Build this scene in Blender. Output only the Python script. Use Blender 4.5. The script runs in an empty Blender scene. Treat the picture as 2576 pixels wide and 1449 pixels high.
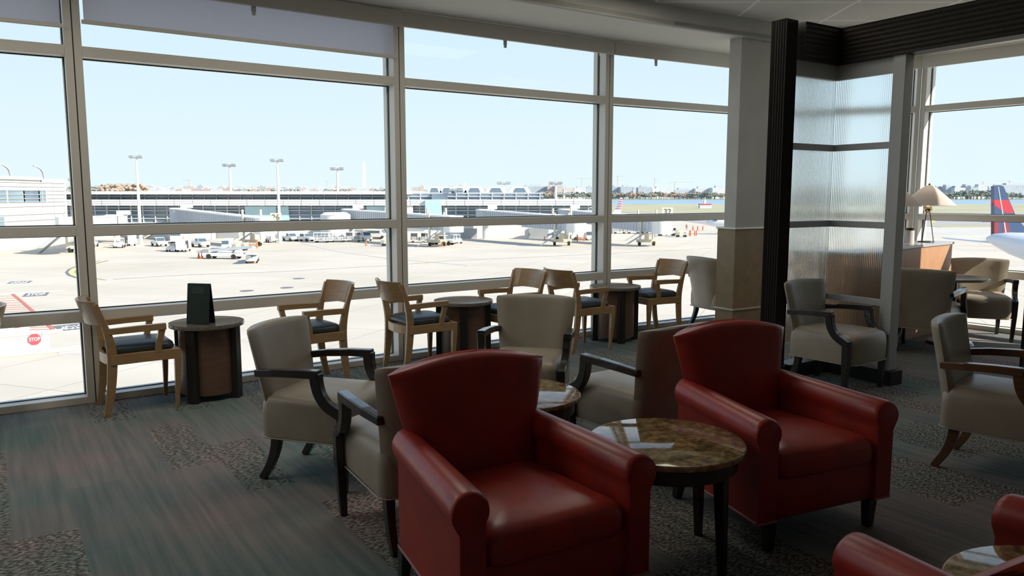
import bpy, bmesh, math, random
from mathutils import Vector, Matrix
random.seed(7)
S = bpy.context.scene
COL = S.collection
PI = math.pi
R = math.radians

# ------------------------------------------------------------------ camera
F = 1954.0
PITCH = math.atan(234.5 / F)
H = 1.6
cam_d = bpy.data.cameras.new('camera')
cam = bpy.data.objects.new('camera', cam_d)
COL.objects.link(cam)
cam.location = (0, 0, H)
cam.rotation_euler = (PI/2 - PITCH, 0, 0)
cam_d.sensor_width = 36
cam_d.lens = F / 2576 * 36
cam_d.clip_start = 0.05
cam_d.clip_end = 20000
S.camera = cam
SP, CP = math.sin(PITCH), math.cos(PITCH)

def G(u, v, z=0.0):
    a = (u - 1288) / F; b = (724.5 - v) / F
    dx, dy, dz = a, CP + b*SP, -SP + b*CP
    t = (z - H) / dz
    return dx*t, dy*t

def ZAT(v, D, u=1288):
    b = (724.5 - v) / F
    dy, dz = CP + b*SP, -SP + b*CP
    return H + dz * D / dy

def XAT(u, v, D):
    b = (724.5 - v) / F
    return (u - 1288) / F * D / (CP + b*SP)

# ------------------------------------------------------------------ materials
def mat(name, col=(0.8, 0.8, 0.8), rough=0.5, metal=0.0, spec=0.5, noise=None, bump=None, coat=0.0, emit=None, sheen=0):
    m = bpy.data.materials.new(name); m.use_nodes = True
    nt = m.node_tree; b = nt.nodes['Principled BSDF']
    b.inputs['Base Color'].default_value = (*col, 1)
    b.inputs['Roughness'].default_value = rough
    b.inputs['Metallic'].default_value = metal
    b.inputs['Specular IOR Level'].default_value = spec
    b.inputs['Coat Weight'].default_value = coat
    b.inputs['Sheen Weight'].default_value = sheen
    if emit:
        b.inputs['Emission Color'].default_value = (*emit[0], 1)
        b.inputs['Emission Strength'].default_value = emit[1]
    tc = nt.nodes.new('ShaderNodeTexCoord')
    if noise:   # (scale, colour2, stretch)
        n = nt.nodes.new('ShaderNodeTexNoise'); n.inputs['Scale'].default_value = noise[0]; n.inputs['Detail'].default_value = 5
        mp = nt.nodes.new('ShaderNodeMapping'); mp.inputs['Scale'].default_value = noise[2]
        nt.links.new(tc.outputs['Object'], mp.inputs[0]); nt.links.new(mp.outputs[0], n.inputs[0])
        r = nt.nodes.new('ShaderNodeValToRGB')
        r.color_ramp.elements[0].position = .35; r.color_ramp.elements[1].position = .65
        r.color_ramp.elements[0].color = (*col, 1); r.color_ramp.elements[1].color = (*noise[1], 1)
        nt.links.new(n.outputs['Fac'], r.inputs[0]); nt.links.new(r.outputs[0], b.inputs['Base Color'])
    if bump:    # (scale, strength, dist)
        n = nt.nodes.new('ShaderNodeTexNoise'); n.inputs['Scale'].default_value = bump[0]; n.inputs['Detail'].default_value = 3
        nt.links.new(tc.outputs['Object'], n.inputs[0])
        bp = nt.nodes.new('ShaderNodeBump'); bp.inputs['Strength'].default_value = bump[1]; bp.inputs['Distance'].default_value = bump[2]
        nt.links.new(n.outputs['Fac'], bp.inputs['Height']); nt.links.new(bp.outputs[0], b.inputs['Normal'])
    return m

M = {}
M['frame'] = mat('painted_aluminium', (0.72, 0.69, 0.62), .42, noise=(3, (0.69, 0.66, 0.59), (1, 1, 1)))
M['gasket'] = mat('rubber_gasket', (0.02, 0.03, 0.03), .6)
M['drywall'] = mat('drywall', (0.50, 0.50, 0.45), .85, noise=(4, (0.46, 0.46, 0.42), (1, 1, 1)))
M['soffit'] = mat('soffit_paint', (0.72, 0.70, 0.64), .75)
M['wainscot'] = mat('wainscot', (0.30, 0.23, 0.13), .6, noise=(9, (0.24, 0.19, 0.12), (1, 1, 1)))
M['strip'] = mat('metal_strip', (0.62, 0.62, 0.58), .35, .6)
M['black'] = mat('black_wood', (0.018, 0.016, 0.014), .45)
M['beam'] = mat('dark_beam', (0.02, 0.016, 0.013), .6, noise=(60, (0.035, 0.028, 0.022), (1, 1, 1)))
M['white_metal'] = mat('white_metal', (0.52, 0.53, 0.53), .4)
M['maple'] = mat('maple', (0.42, 0.27, 0.13), .36, noise=(5, (0.36, 0.22, 0.10), (1, 1, 8)), coat=.25)
M['teal_seat'] = mat('teal_vinyl', (0.045, 0.062, 0.068), .38, bump=(90, .12, .003))
M['greige'] = mat('greige_leather', (0.36, 0.31, 0.24), .40, noise=(6, (0.32, 0.275, 0.21), (1, 1, 1)), bump=(140, .08, .002))
M['ebony'] = mat('ebonised_wood', (0.022, 0.018, 0.016), .24, coat=.35)
M['walnut'] = mat('walnut', (0.15, 0.075, 0.035), .3, coat=.3, noise=(6, (0.11, 0.05, 0.025), (1, 1, 7)))
M['red'] = mat('red_leather', (0.40, 0.035, 0.022), .36, noise=(7, (0.30, 0.03, 0.025), (1, 1, 1)), bump=(120, .12, .002))
M['piping'] = mat('piping', (0.36, 0.15, 0.12), .4)
M['drum_wood'] = mat('drum_wood', (0.17, 0.095, 0.06), .42, noise=(4, (0.14, 0.075, 0.048), (1, 1, 8)))
M['granite_dark'] = mat('grey_stone', (0.22, 0.19, 0.16), .12, noise=(60, (0.12, 0.11, 0.10), (1, 1, 1)))
M['menu'] = mat('menu_cover', (0.018, 0.035, 0.030), .4)
M['menu_emb'] = mat('menu_emboss', (0.04, 0.07, 0.06), .35)
M['desk'] = mat('desk_wood', (0.42, 0.22, 0.11), .5, noise=(5, (0.36, 0.18, 0.09), (8, 1, 1)))
M['desk_top'] = mat('desk_top', (0.32, 0.32, 0.34), .2)
M['brass'] = mat('brass', (0.55, 0.42, 0.22), .18, 1.0)
M['darkmetal'] = mat('dark_metal', (0.10, 0.07, 0.05), .3, .9)
M['card'] = mat('grey_card', (0.42, 0.41, 0.40), .7)

def shade_mat():
    m = bpy.data.materials.new('lamp_shade'); m.use_nodes = True
    nt = m.node_tree; nt.nodes.clear()
    o = nt.nodes.new('ShaderNodeOutputMaterial'); d = nt.nodes.new('ShaderNodeBsdfDiffuse'); t = nt.nodes.new('ShaderNodeBsdfTranslucent')
    d.inputs[0].default_value = (.74, .68, .64, 1); t.inputs[0].default_value = (.72, .68, .64, 1)
    x = nt.nodes.new('ShaderNodeMixShader'); x.inputs[0].default_value = .45
    nt.links.new(d.outputs[0], x.inputs[1]); nt.links.new(t.outputs[0], x.inputs[2]); nt.links.new(x.outputs[0], o.inputs[0])
    return m
M['shade'] = shade_mat()

def fabric_mat():
    m = bpy.data.materials.new('blind_fabric'); m.use_nodes = True
    nt = m.node_tree; nt.nodes.clear()
    o = nt.nodes.new('ShaderNodeOutputMaterial'); d = nt.nodes.new('ShaderNodeBsdfDiffuse'); t = nt.nodes.new('ShaderNodeBsdfTranslucent')
    tr = nt.nodes.new('ShaderNodeBsdfTransparent')
    tc = nt.nodes.new('ShaderNodeTexCoord'); n = nt.nodes.new('ShaderNodeTexNoise'); n.inputs['Scale'].default_value = 120
    nt.links.new(tc.outputs['Object'], n.inputs[0])
    r = nt.nodes.new('ShaderNodeValToRGB'); r.color_ramp.elements[0].color = (.66, .66, .74, 1); r.color_ramp.elements[1].color = (.74, .74, .80, 1)
    nt.links.new(n.outputs['Fac'], r.inputs[0]); nt.links.new(r.outputs[0], d.inputs[0]); nt.links.new(r.outputs[0], t.inputs[0])
    x = nt.nodes.new('ShaderNodeMixShader'); x.inputs[0].default_value = .5
    y = nt.nodes.new('ShaderNodeMixShader'); y.inputs[0].default_value = .16
    nt.links.new(d.outputs[0], x.inputs[1]); nt.links.new(t.outputs[0], x.inputs[2])
    nt.links.new(x.outputs[0], y.inputs[1]); nt.links.new(tr.outputs[0], y.inputs[2]); nt.links.new(y.outputs[0], o.inputs[0])
    return m
M['blind'] = fabric_mat()

def pane_mat():
    m = bpy.data.materials.new('window_glass'); m.use_nodes = True
    nt = m.node_tree; nt.nodes.clear()
    o = nt.nodes.new('ShaderNodeOutputMaterial'); g = nt.nodes.new('ShaderNodeBsdfGlossy'); t = nt.nodes.new('ShaderNodeBsdfTransparent')
    g.inputs['Roughness'].default_value = 0.0; t.inputs[0].default_value = (.975, .985, .985, 1)
    fr = nt.nodes.new('ShaderNodeFresnel'); fr.inputs[0].default_value = 1.25
    ge = nt.nodes.new('ShaderNodeNewGeometry'); sb = nt.nodes.new('ShaderNodeMath'); sb.operation = 'SUBTRACT'; sb.inputs[0].default_value = 1
    ml = nt.nodes.new('ShaderNodeMath'); ml.operation = 'MULTIPLY'
    nt.links.new(ge.outputs['Backfacing'], sb.inputs[1]); nt.links.new(fr.outputs[0], ml.inputs[0]); nt.links.new(sb.outputs[0], ml.inputs[1])
    x = nt.nodes.new('ShaderNodeMixShader')
    nt.links.new(ml.outputs[0], x.inputs[0]); nt.links.new(t.outputs[0], x.inputs[1]); nt.links.new(g.outputs[0], x.inputs[2]); nt.links.new(x.outputs[0], o.inputs[0])
    return m
M['glass'] = pane_mat()

def reed_mat():
    m = bpy.data.materials.new('reeded_glass'); m.use_nodes = True
    b = m.node_tree.nodes['Principled BSDF']
    b.inputs['Base Color'].default_value = (.90, .95, .94, 1); b.inputs['Roughness'].default_value = .12
    b.inputs['Transmission Weight'].default_value = 1.0; b.inputs['IOR'].default_value = 1.35
    return m
M['reed'] = reed_mat()

def granite_mat():
    m = bpy.data.materials.new('polished_granite'); m.use_nodes = True
    nt = m.node_tree; b = nt.nodes['Principled BSDF']
    tc = nt.nodes.new('ShaderNodeTexCoord')
    v = nt.nodes.new('ShaderNodeTexVoronoi'); v.inputs['Scale'].default_value = 55
    n = nt.nodes.new('ShaderNodeTexNoise'); n.inputs['Scale'].default_value = 22; n.inputs['Detail'].default_value = 8
    nt.links.new(tc.outputs['Object'], v.inputs[0]); nt.links.new(tc.outputs['Object'], n.inputs[0])
    r = nt.nodes.new('ShaderNodeValToRGB'); e = r.color_ramp.elements
    e[0].position = .3; e[0].color = (.10, .065, .03, 1); e[1].position = .7; e[1].color = (.42, .28, .13, 1)
    k = e.new(.5); k.color = (.25, .165, .07, 1)
    nt.links.new(n.outputs['Fac'], r.inputs[0])
    mx = nt.nodes.new('ShaderNodeMixRGB'); mx.blend_type = 'OVERLAY'; mx.inputs[0].default_value = .45
    vb = nt.nodes.new('ShaderNodeRGBToBW'); nt.links.new(v.outputs['Color'], vb.inputs[0])
    nt.links.new(r.outputs[0], mx.inputs[1]); nt.links.new(vb.outputs[0], mx.inputs[2])
    hs = nt.nodes.new('ShaderNodeHueSaturation'); hs.inputs['Saturation'].default_value = 1.0
    nt.links.new(mx.outputs[0], hs.inputs['Color'])
    nt.links.new(hs.outputs[0], b.inputs['Base Color']); b.inputs['Roughness'].default_value = .05
    return m
M['granite'] = granite_mat()

def carpet_mat():
    m = bpy.data.materials.new('plank_carpet'); m.use_nodes = True
    nt = m.node_tree; b = nt.nodes['Principled BSDF']; L = nt.links
    b.inputs['Roughness'].default_value = .95; b.inputs['Specular IOR Level'].default_value = .1
    tc = nt.nodes.new('ShaderNodeTexCoord')
    mp = nt.nodes.new('ShaderNodeMapping'); mp.inputs['Rotation'].default_value = (0, 0, R(56))
    L.new(tc.outputs['Object'], mp.inputs[0])
    br = nt.nodes.new('ShaderNodeTexBrick'); br.offset = .37; br.squash = 1.0
    br.inputs['Color1'].default_value = (0, 0, 0, 1); br.inputs['Color2'].default_value = (1, 1, 1, 1)
    br.inputs['Mortar Size'].default_value = 0.0; br.inputs['Scale'].default_value = 1.0
    br.inputs['Brick Width'].default_value = .95; br.inputs['Row Height'].default_value = .27
    L.new(mp.outputs[0], br.inputs[0])
    # streaks along the plank
    mp2 = nt.nodes.new('ShaderNodeMapping'); mp2.inputs['Scale'].default_value = (1.0, 20, 1); L.new(mp.outputs[0], mp2.inputs[0])
    ns = nt.nodes.new('ShaderNodeTexNoise'); ns.inputs['Scale'].default_value = 1.3; ns.inputs['Detail'].default_value = 6; L.new(mp2.outputs[0], ns.inputs[0])
    # large colour drift
    nl = nt.nodes.new('ShaderNodeTexNoise'); nl.inputs['Scale'].default_value = .9; nl.inputs['Detail'].default_value = 2; L.new(mp.outputs[0], nl.inputs[0])
    base = nt.nodes.new('ShaderNodeValToRGB'); e = base.color_ramp.elements
    e[0].position = .36; e[0].color = (.165, .170, .155, 1); e[1].position = .64; e[1].color = (.330, .285, .250, 1)
    L.new(ns.outputs['Fac'], base.inputs[0])
    teal = nt.nodes.new('ShaderNodeValToRGB'); e = teal.color_ramp.elements
    e[0].position = .38; e[0].color = (.09, .185, .180, 1); e[1].position = .62; e[1].color = (.270, .205, .205, 1)
    L.new(nl.outputs['Fac'], teal.inputs[0])
    mx = nt.nodes.new('ShaderNodeMixRGB'); mx.inputs[0].default_value = .52; L.new(base.outputs[0], mx.inputs[1]); L.new(teal.outputs[0], mx.inputs[2])
    # loop pile on some planks
    lp = nt.nodes.new('ShaderNodeTexNoise'); lp.inputs['Scale'].default_value = 75; lp.inputs['Detail'].default_value = 2
    mp3 = nt.nodes.new('ShaderNodeMapping'); mp3.inputs['Scale'].default_value = (1.2, .55, 1)
    mp3.inputs['Rotation'].default_value = (0, 0, R(-56)); L.new(mp.outputs[0], mp3.inputs[0]); L.new(mp3.outputs[0], lp.inputs[0])
    lr = nt.nodes.new('ShaderNodeValToRGB'); lr.color_ramp.elements[0].position = .42; lr.color_ramp.elements[1].position = .6
    lr.color_ramp.elements[0].color = (.30, .33, .33, 1); lr.color_ramp.elements[1].color = (1.35, 1.35, 1.3, 1); L.new(lp.outputs['Fac'], lr.inputs[0])
    gt = nt.nodes.new('ShaderNodeMath'); gt.operation = 'GREATER_THAN'; gt.inputs[1].default_value = .58; L.new(br.outputs['Color'], gt.inputs[0])
    ml = nt.nodes.new('ShaderNodeMixRGB'); ml.blend_type = 'MULTIPLY'; L.new(gt.outputs[0], ml.inputs[0]); L.new(mx.outputs[0], ml.inputs[1]); L.new(lr.outputs[0], ml.inputs[2])
    # plank tone
    tn = nt.nodes.new('ShaderNodeValToRGB'); tn.color_ramp.elements[0].color = (.80, .86, .86, 1); tn.color_ramp.elements[1].color = (1.1, 1.04, 1.0, 1)
    L.new(br.outputs['Color'], tn.inputs[0])
    m2 = nt.nodes.new('ShaderNodeMixRGB'); m2.blend_type = 'MULTIPLY'; m2.inputs[0].default_value = 1; L.new(ml.outputs[0], m2.inputs[1]); L.new(tn.outputs[0], m2.inputs[2])
    fz = nt.nodes.new('ShaderNodeTexNoise'); fz.inputs['Scale'].default_value = 260; L.new(mp.outputs[0], fz.inputs[0])
    fr = nt.nodes.new('ShaderNodeValToRGB'); fr.color_ramp.elements[0].position = .3; fr.color_ramp.elements[1].position = .7
    fr.color_ramp.elements[0].color = (.7, .7, .7, 1); fr.color_ramp.elements[1].color = (1.2, 1.2, 1.2, 1); L.new(fz.outputs['Fac'], fr.inputs[0])
    m3 = nt.nodes.new('ShaderNodeMixRGB'); m3.blend_type = 'MULTIPLY'; m3.inputs[0].default_value = 1; L.new(m2.outputs[0], m3.inputs[1]); L.new(fr.outputs[0], m3.inputs[2])
    L.new(m3.outputs[0], b.inputs['Base Color'])
    bp = nt.nodes.new('ShaderNodeBump'); bp.inputs['Strength'].default_value = .5; bp.inputs['Distance'].default_value = .006
    L.new(lp.outputs['Fac'], bp.inputs['Height']); L.new(bp.outputs[0], b.inputs['Normal'])
    return m
M['carpet'] = carpet_mat()

def tile_mat():
    m = bpy.data.materials.new('ceiling_tiles'); m.use_nodes = True
    nt = m.node_tree; b = nt.nodes['Principled BSDF']; L = nt.links
    tc = nt.nodes.new('ShaderNodeTexCoord'); br = nt.nodes.new('ShaderNodeTexBrick'); br.offset = 0
    br.inputs['Color1'].default_value = (.56, .55, .50, 1); br.inputs['Color2'].default_value = (.53, .52, .47, 1); br.inputs['Mortar'].default_value = (.80, .79, .74, 1)
    br.inputs['Mortar Size'].default_value = .016; br.inputs['Scale'].default_value = 1; br.inputs['Brick Width'].default_value = .98; br.inputs['Row Height'].default_value = .80
    mp = nt.nodes.new('ShaderNodeMapping'); mp.inputs['Location'].default_value = (.55, .12, 0)
    L.new(tc.outputs['Object'], mp.inputs[0]); L.new(mp.outputs[0], br.inputs[0]); L.new(br.outputs['Color'], b.inputs['Base Color'])
    b.inputs['Roughness'].default_value = .9
    bp = nt.nodes.new('ShaderNodeBump'); bp.inputs['Strength'].default_value = .6; bp.inputs['Distance'].default_value = .01; bp.invert = True
    L.new(br.outputs['Fac'], bp.inputs['Height']); L.new(bp.outputs[0], b.inputs['Normal'])
    return m
M['tile'] = tile_mat()

def ground_mat(name, c1, c2, joints=None, scale=.05):
    m = bpy.data.materials.new(name); m.use_nodes = True
    nt = m.node_tree; b = nt.nodes['Principled BSDF']; L = nt.links
    b.inputs['Roughness'].default_value = .9; b.inputs['Specular IOR Level'].default_value = .15
    tc = nt.nodes.new('ShaderNodeTexCoord')
    n = nt.nodes.new('ShaderNodeTexNoise'); n.inputs['Scale'].default_value = scale; n.inputs['Detail'].default_value = 8
    mp0 = nt.nodes.new('ShaderNodeMapping'); mp0.inputs['Scale'].default_value = (1, 2.2, 1)
    L.new(tc.outputs['Object'], mp0.inputs[0]); L.new(mp0.outputs[0], n.inputs[0])
    r = nt.nodes.new('ShaderNodeValToRGB'); r.color_ramp.elements[0].position = .35; r.color_ramp.elements[1].position = .62
    r.color_ramp.elements[0].color = (*c1, 1); r.color_ramp.elements[1].color = (*c2, 1); L.new(n.outputs['Fac'], r.inputs[0])
    out = r.outputs[0]
    if joints:
        mp = nt.nodes.new('ShaderNodeMapping'); mp.inputs['Rotation'].default_value = (0, 0, R(joints[1]))
        L.new(tc.outputs['Object'], mp.inputs[0])
        br = nt.nodes.new('ShaderNodeTexBrick'); br.offset = 0; br.inputs['Scale'].default_value = 1
        br.inputs['Brick Width'].default_value = joints[0]; br.inputs['Row Height'].default_value = joints[0]; br.inputs['Mortar Size'].default_value = .05
        br.inputs['Color1'].default_value = (1, 1, 1, 1); br.inputs['Color2'].default_value = (.95, .95, .95, 1); br.inputs['Mortar'].default_value = (.70, .70, .70, 1)
        L.new(mp.outputs[0], br.inputs[0])
        x = nt.nodes.new('ShaderNodeMixRGB'); x.blend_type = 'MULTIPLY'; x.inputs[0].default_value = 1
        L.new(out, x.inputs[1]); L.new(br.outputs['Color'], x.inputs[2]); out = x.outputs[0]
    L.new(out, b.inputs['Base Color'])
    return m
M['apron'] = ground_mat('apron_concrete', (.54, .48, .40), (.60, .54, .46), (7.6, 20))
M['asphalt'] = ground_mat('asphalt', (.34, .33, .32), (.40, .38, .37), None, .02)
M['lightasph'] = ground_mat('light_asphalt', (.50, .47, .43), (.55, .52, .48), None, .02)
M['grass'] = ground_mat('airfield_grass', (.34, .34, .22), (.46, .42, .29), None, .02)
M['water'] = mat('river_water', (.22, .34, .44), .35, noise=(.02, (.26, .37, .46), (1, 6, 1)))
M['land'] = ground_mat('far_land', (.30, .32, .22), (.36, .36, .26), None, .01)
M['white'] = mat('white_paint', (.72, .72, .70), .45)
M['offwhite'] = mat('offwhite_panel', (.70, .69, .66), .6)
M['cream'] = mat('cream_paint', (.68, .62, .46), .5)
M['grey'] = mat('grey_paint', (.34, .35, .36), .5)
M['lgrey'] = mat('light_grey_metal', (.50, .52, .55), .5)
M['tyre'] = mat('tyre', (.03, .03, .03), .7)
M['vglass'] = mat('vehicle_glass', (.08, .12, .15), .1)
M['wglass'] = mat('terminal_glass', (.10, .15, .20), .15, noise=(.12, (.22, .27, .33), (1, 1, 1)))
M['pglass'] = mat('pale_window_glass', (.17, .24, .28), .15, noise=(.1, (.22, .30, .34), (1, 1, 1)))
M['rail'] = mat('grey_rail', (.36, .36, .36), .5)
M['bglass'] = mat('pale_blue_panel', (.45, .64, .68), .3)
M['orange'] = mat('orange_plastic', (.80, .16, .05), .5)
M['yellow'] = mat('yellow_paint', (.75, .60, .10), .5)
M['redp'] = mat('red_paint', (.62, .06, .07), .5)
M['bluep'] = mat('blue_paint', (.06, .12, .30), .45)
M['skin'] = mat('skin', (.40, .24, .17), .6)
M['navy'] = mat('navy_cloth', (.05, .06, .10), .8)
M['concrete'] = mat('barrier_concrete', (.60, .56, .48), .8)
M['stone'] = mat('white_marble', (.72, .69, .64), .7)
M['crane'] = mat('crane_paint', (.55, .45, .42), .6)
M['fuselage'] = mat('aircraft_white', (.62, .65, .70), .3)
M['tail_blue'] = mat('tail_blue', (.06, .10, .19), .35)
M['tail_red'] = mat('tail_red', (.55, .05, .07), .35)
M['tail_dred'] = mat('tail_dark_red', (.30, .05, .07), .35)
M['mark_grey'] = mat('marking_grey', (.16, .16, .17), .8)
M['mark_white'] = mat('marking_white', (.80, .80, .78), .8)
M['mark_yellow'] = mat('marking_yellow', (.66, .52, .26), .8)
M['mark_red'] = mat('marking_red', (.50, .16, .12), .8)

def bld_mat(name, wall, win, sx, sz):
    m = bpy.data.materials.new(name); m.use_nodes = True
    nt = m.node_tree; b = nt.nodes['Principled BSDF']; L = nt.links
    tc = nt.nodes.new('ShaderNodeTexCoord'); sp = nt.nodes.new('ShaderNodeSeparateXYZ'); L.new(tc.outputs['Object'], sp.inputs[0])
    cb = nt.nodes.new('ShaderNodeCombineXYZ'); ad = nt.nodes.new('ShaderNodeMath'); L.new(sp.outputs[0], ad.inputs[0]); L.new(sp.outputs[1], ad.inputs[1])
    L.new(ad.outputs[0], cb.inputs[0]); L.new(sp.outputs[2], cb.inputs[1])
    br = nt.nodes.new('ShaderNodeTexBrick'); br.offset = 0; br.inputs['Scale'].default_value = 1
    br.inputs['Brick Width'].default_value = sx; br.inputs['Row Height'].default_value = sz; br.inputs['Mortar Size'].default_value = min(sx, sz)*.22
    br.inputs['Mortar Smooth'].default_value = 0
    br.inputs['Color1'].default_value = (*win, 1); br.inputs['Color2'].default_value = (*[c*1.5 for c in win], 1); br.inputs['Mortar'].default_value = (*wall, 1)
    L.new(cb.outputs[0], br.inputs[0]); L.new(br.outputs['Color'], b.inputs['Base Color']); b.inputs['Roughness'].default_value = .7
    return m
BM = [bld_mat('city_white', (.66, .66, .66), (.34, .38, .44), 5, 4), bld_mat('city_grey', (.48, .50, .54), (.26, .31, .38), 6, 4),
      bld_mat('city_tan', (.60, .50, .44), (.36, .34, .34), 5, 4), bld_mat('city_rose', (.54, .40, .37), (.36, .32, .32), 4, 4)]
LEAF = [mat('leaf_%d' % i, c, .9, noise=(.3, tuple(x*.8 for x in c), (1, 1, 1))) for i, c in enumerate([(.27, .30, .25), (.40, .33, .27), (.45, .32, .24), (.34, .33, .28), (.27, .31, .28)])]  # foliage paled: distance haze is put into the leaf colours
M['bark'] = mat('bark', (.18, .13, .10), .9)

# ------------------------------------------------------------------ mesh helpers
def bm_obj(name, bm, m, parent=None, smooth=False, bevel=0.0, seg=2, angle=40, sub=0):
    me = bpy.data.meshes.new(name)
    bmesh.ops.recalc_face_normals(bm, faces=bm.faces[:])
    bm.to_mesh(me); bm.free()
    o = bpy.data.objects.new(name, me); COL.objects.link(o)
    for k in (m if isinstance(m, (list, tuple)) else [m]):
        me.materials.append(k)
    if parent: o.parent = parent
    if bevel:
        b = o.modifiers.new('bevel', 'BEVEL'); b.width = bevel; b.segments = seg; b.limit_method = 'ANGLE'; b.angle_limit = R(angle)
    if sub:
        s = o.modifiers.new('sub', 'SUBSURF'); s.levels = sub; s.render_levels = sub
    if smooth:
        for p in me.polygons: p.use_smooth = True
        try: me.set_sharp_from_angle(angle=R(50))
        except Exception: pass
    return o

def box(bm, x0, x1, y0, y1, z0, z1, mi=0, mtx=None):
    vs = [bm.verts.new(((x0, x1)[i & 1], (y0, y1)[(i >> 1) & 1], (z0, z1)[(i >> 2) & 1])) for i in range(8)]
    fs = [(0, 2, 3, 1), (4, 5, 7, 6), (0, 1, 5, 4), (2, 6, 7, 3), (0, 4, 6, 2), (1, 3, 7, 5)]
    for f in fs:
        fc = bm.faces.new([vs[i] for i in f]); fc.material_index = mi
    if mtx: bmesh.ops.transform(bm, matrix=mtx, verts=vs)
    return vs

def obox(bm, A, d, n, s0, s1, t0, t1, z0, z1, mi=0):
    """box along direction d (unit 2D) from A, n = normal; s along d, t along n"""
    vs = []
    for z in (z0, z1):
        for t in (t0, t1):
            for s in (s0, s1):
                vs.append(bm.verts.new((A[0] + d[0]*s + n[0]*t, A[1] + d[1]*s + n[1]*t, z)))
    for f in [(0, 2, 3, 1), (4, 5, 7, 6), (0, 1, 5, 4), (2, 6, 7, 3), (0, 4, 6, 2), (1, 3, 7, 5)]:
        fc = bm.faces.new([vs[i] for i in f]); fc.material_index = mi
    return vs

def prism(bm, pts, z0, z1, mi=0):
    a = [bm.verts.new((p[0], p[1], z0)) for p in pts]; b = [bm.verts.new((p[0], p[1], z1)) for p in pts]
    n = len(pts)
    f = bm.faces.new(a); f.material_index = mi
    f = bm.faces.new(list(reversed(b))); f.material_index = mi
    for i in range(n):
        f = bm.faces.new([a[i], b[i], b[(i+1) % n], a[(i+1) % n]]); f.material_index = mi
    return a + b

def loft(bm, rings, cap=True, mi=0):
    R_ = [[bm.verts.new(p) for p in r] for r in rings]
    n = len(R_[0])
    for a, b in zip(R_[:-1], R_[1:]):
        for i in range(n):
            f = bm.faces.new([a[i], a[(i+1) % n], b[(i+1) % n], b[i]]); f.material_index = mi
    if cap:
        bm.faces.new(list(reversed(R_[0]))).material_index = mi; bm.faces.new(R_[-1]).material_index = mi
    return [v for r in R_ for v in r]

def rrect(w, d, r, n=5, cx=0, cy=0):
    """rounded rectangle ring in xy, half sizes w,d"""
    pts = []
    for (sx, sy, a0) in ((1, 1, 0), (-1, 1, 90), (-1, -1, 180), (1, -1, 270)):
        for k in range(n):
            a = R(a0 + 90*k/(n-1))
            pts.append((cx + sx*(w-r) + r*math.cos(a), cy + sy*(d-r) + r*math.sin(a)))
    return pts

def cyl(bm, p0, p1, r0, r1=None, n=16, mi=0, cap=True):
    r1 = r0 if r1 is None else r1
    p0 = Vector(p0); p1 = Vector(p1); ax = (p1-p0).normalized()
    up = Vector((0, 0, 1)) if abs(ax.z) < .95 else Vector((1, 0, 0))
    x = ax.cross(up).normalized(); y = ax.cross(x)
    ra = [p0 + (x*math.cos(2*PI*i/n) + y*math.sin(2*PI*i/n))*r0 for i in range(n)]
    rb = [p1 + (x*math.cos(2*PI*i/n) + y*math.sin(2*PI*i/n))*r1 for i in range(n)]
    return loft(bm, [ra, rb], cap, mi)

def sweep(bm, pts, w, h, side=Vector((1, 0, 0)), mi=0, sizes=None):
    """sweep a rectangle (w along side, h perpendicular) through pts"""
    rings = []
    P_ = [Vector(p) for p in pts]
    for i, p in enumerate(P_):
        t = (P_[min(i+1, len(P_)-1)] - P_[max(i-1, 0)]).normalized()
        nn = side.cross(t).normalized()
        ww, hh = (sizes[i] if sizes else (w, h))
        rings.append([p + side*ww/2 + nn*hh/2, p - side*ww/2 + nn*hh/2, p - side*ww/2 - nn*hh/2, p + side*ww/2 - nn*hh/2])
    return loft(bm, rings, True, mi)

def smoothpts(pts, k=6):
    out = []
    P_ = [Vector(p) for p in pts]
    for i in range(len(P_)-1):
        p0 = P_[max(i-1, 0)]; p1 = P_[i]; p2 = P_[i+1]; p3 = P_[min(i+2, len(P_)-1)]
        for j in range(k):
            t = j/k
            out.append(0.5*((2*p1) + (-p0+p2)*t + (2*p0-5*p1+4*p2-p3)*t*t + (-p0+3*p1-3*p2+p3)*t*t*t))
    out.append(P_[-1])
    return out

def ball(bm, c, r, sz=(1, 1, 1), mi=0, sub=2):
    ret = bmesh.ops.create_icosphere(bm, subdivisions=sub, radius=r, matrix=Matrix.Translation(c) @ Matrix.Diagonal((*sz, 1)))
    for v in ret['verts']:
        for f in v.link_faces: f.material_index = mi
    return ret['verts']

def tag(o, label=None, cat=None, group=None, kind=None):
    if label: o['label'] = label
    if cat: o['category'] = cat
    if group: o['group'] = group
    if kind: o['kind'] = kind
    return o

def thing(name, label, cat, loc=(0, 0, 0), rz=0.0, group=None):
    o = bpy.data.objects.new(name, None); COL.objects.link(o)
    o.empty_display_size = .1
    o.location = loc; o.rotation_euler = (0, 0, rz)
    return tag(o, label, cat, group)

def struct(o):
    o['kind'] = 'structure'; return o

def dup(root, loc, rz, label=None, group=None, scale=None, cat=None):
    r = root.copy(); COL.objects.link(r); r.location = loc; r.rotation_euler = (0, 0, rz)
    if label: r['label'] = label
    if group: r['group'] = group
    if scale: r.scale = scale
    for ch in list(root.children):
        c = ch.copy(); COL.objects.link(c); c.parent = r
        for g in list(ch.children):
            d = g.copy(); COL.objects.link(d); d.parent = c
    return r

def face(fx, fy):
    return math.atan2(-fx, fy)

# ------------------------------------------------------------------ the room
W = [(-7.4, 2.7), (-5.45, 4.45), (-3.22, 5.87), (-1.05, 7.43), (1.09, 8.87), (3.35, 10.2), (5.05, 9.8), (6.9, 7.4)]
CEIL = 3.47
SOF = 3.285

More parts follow.
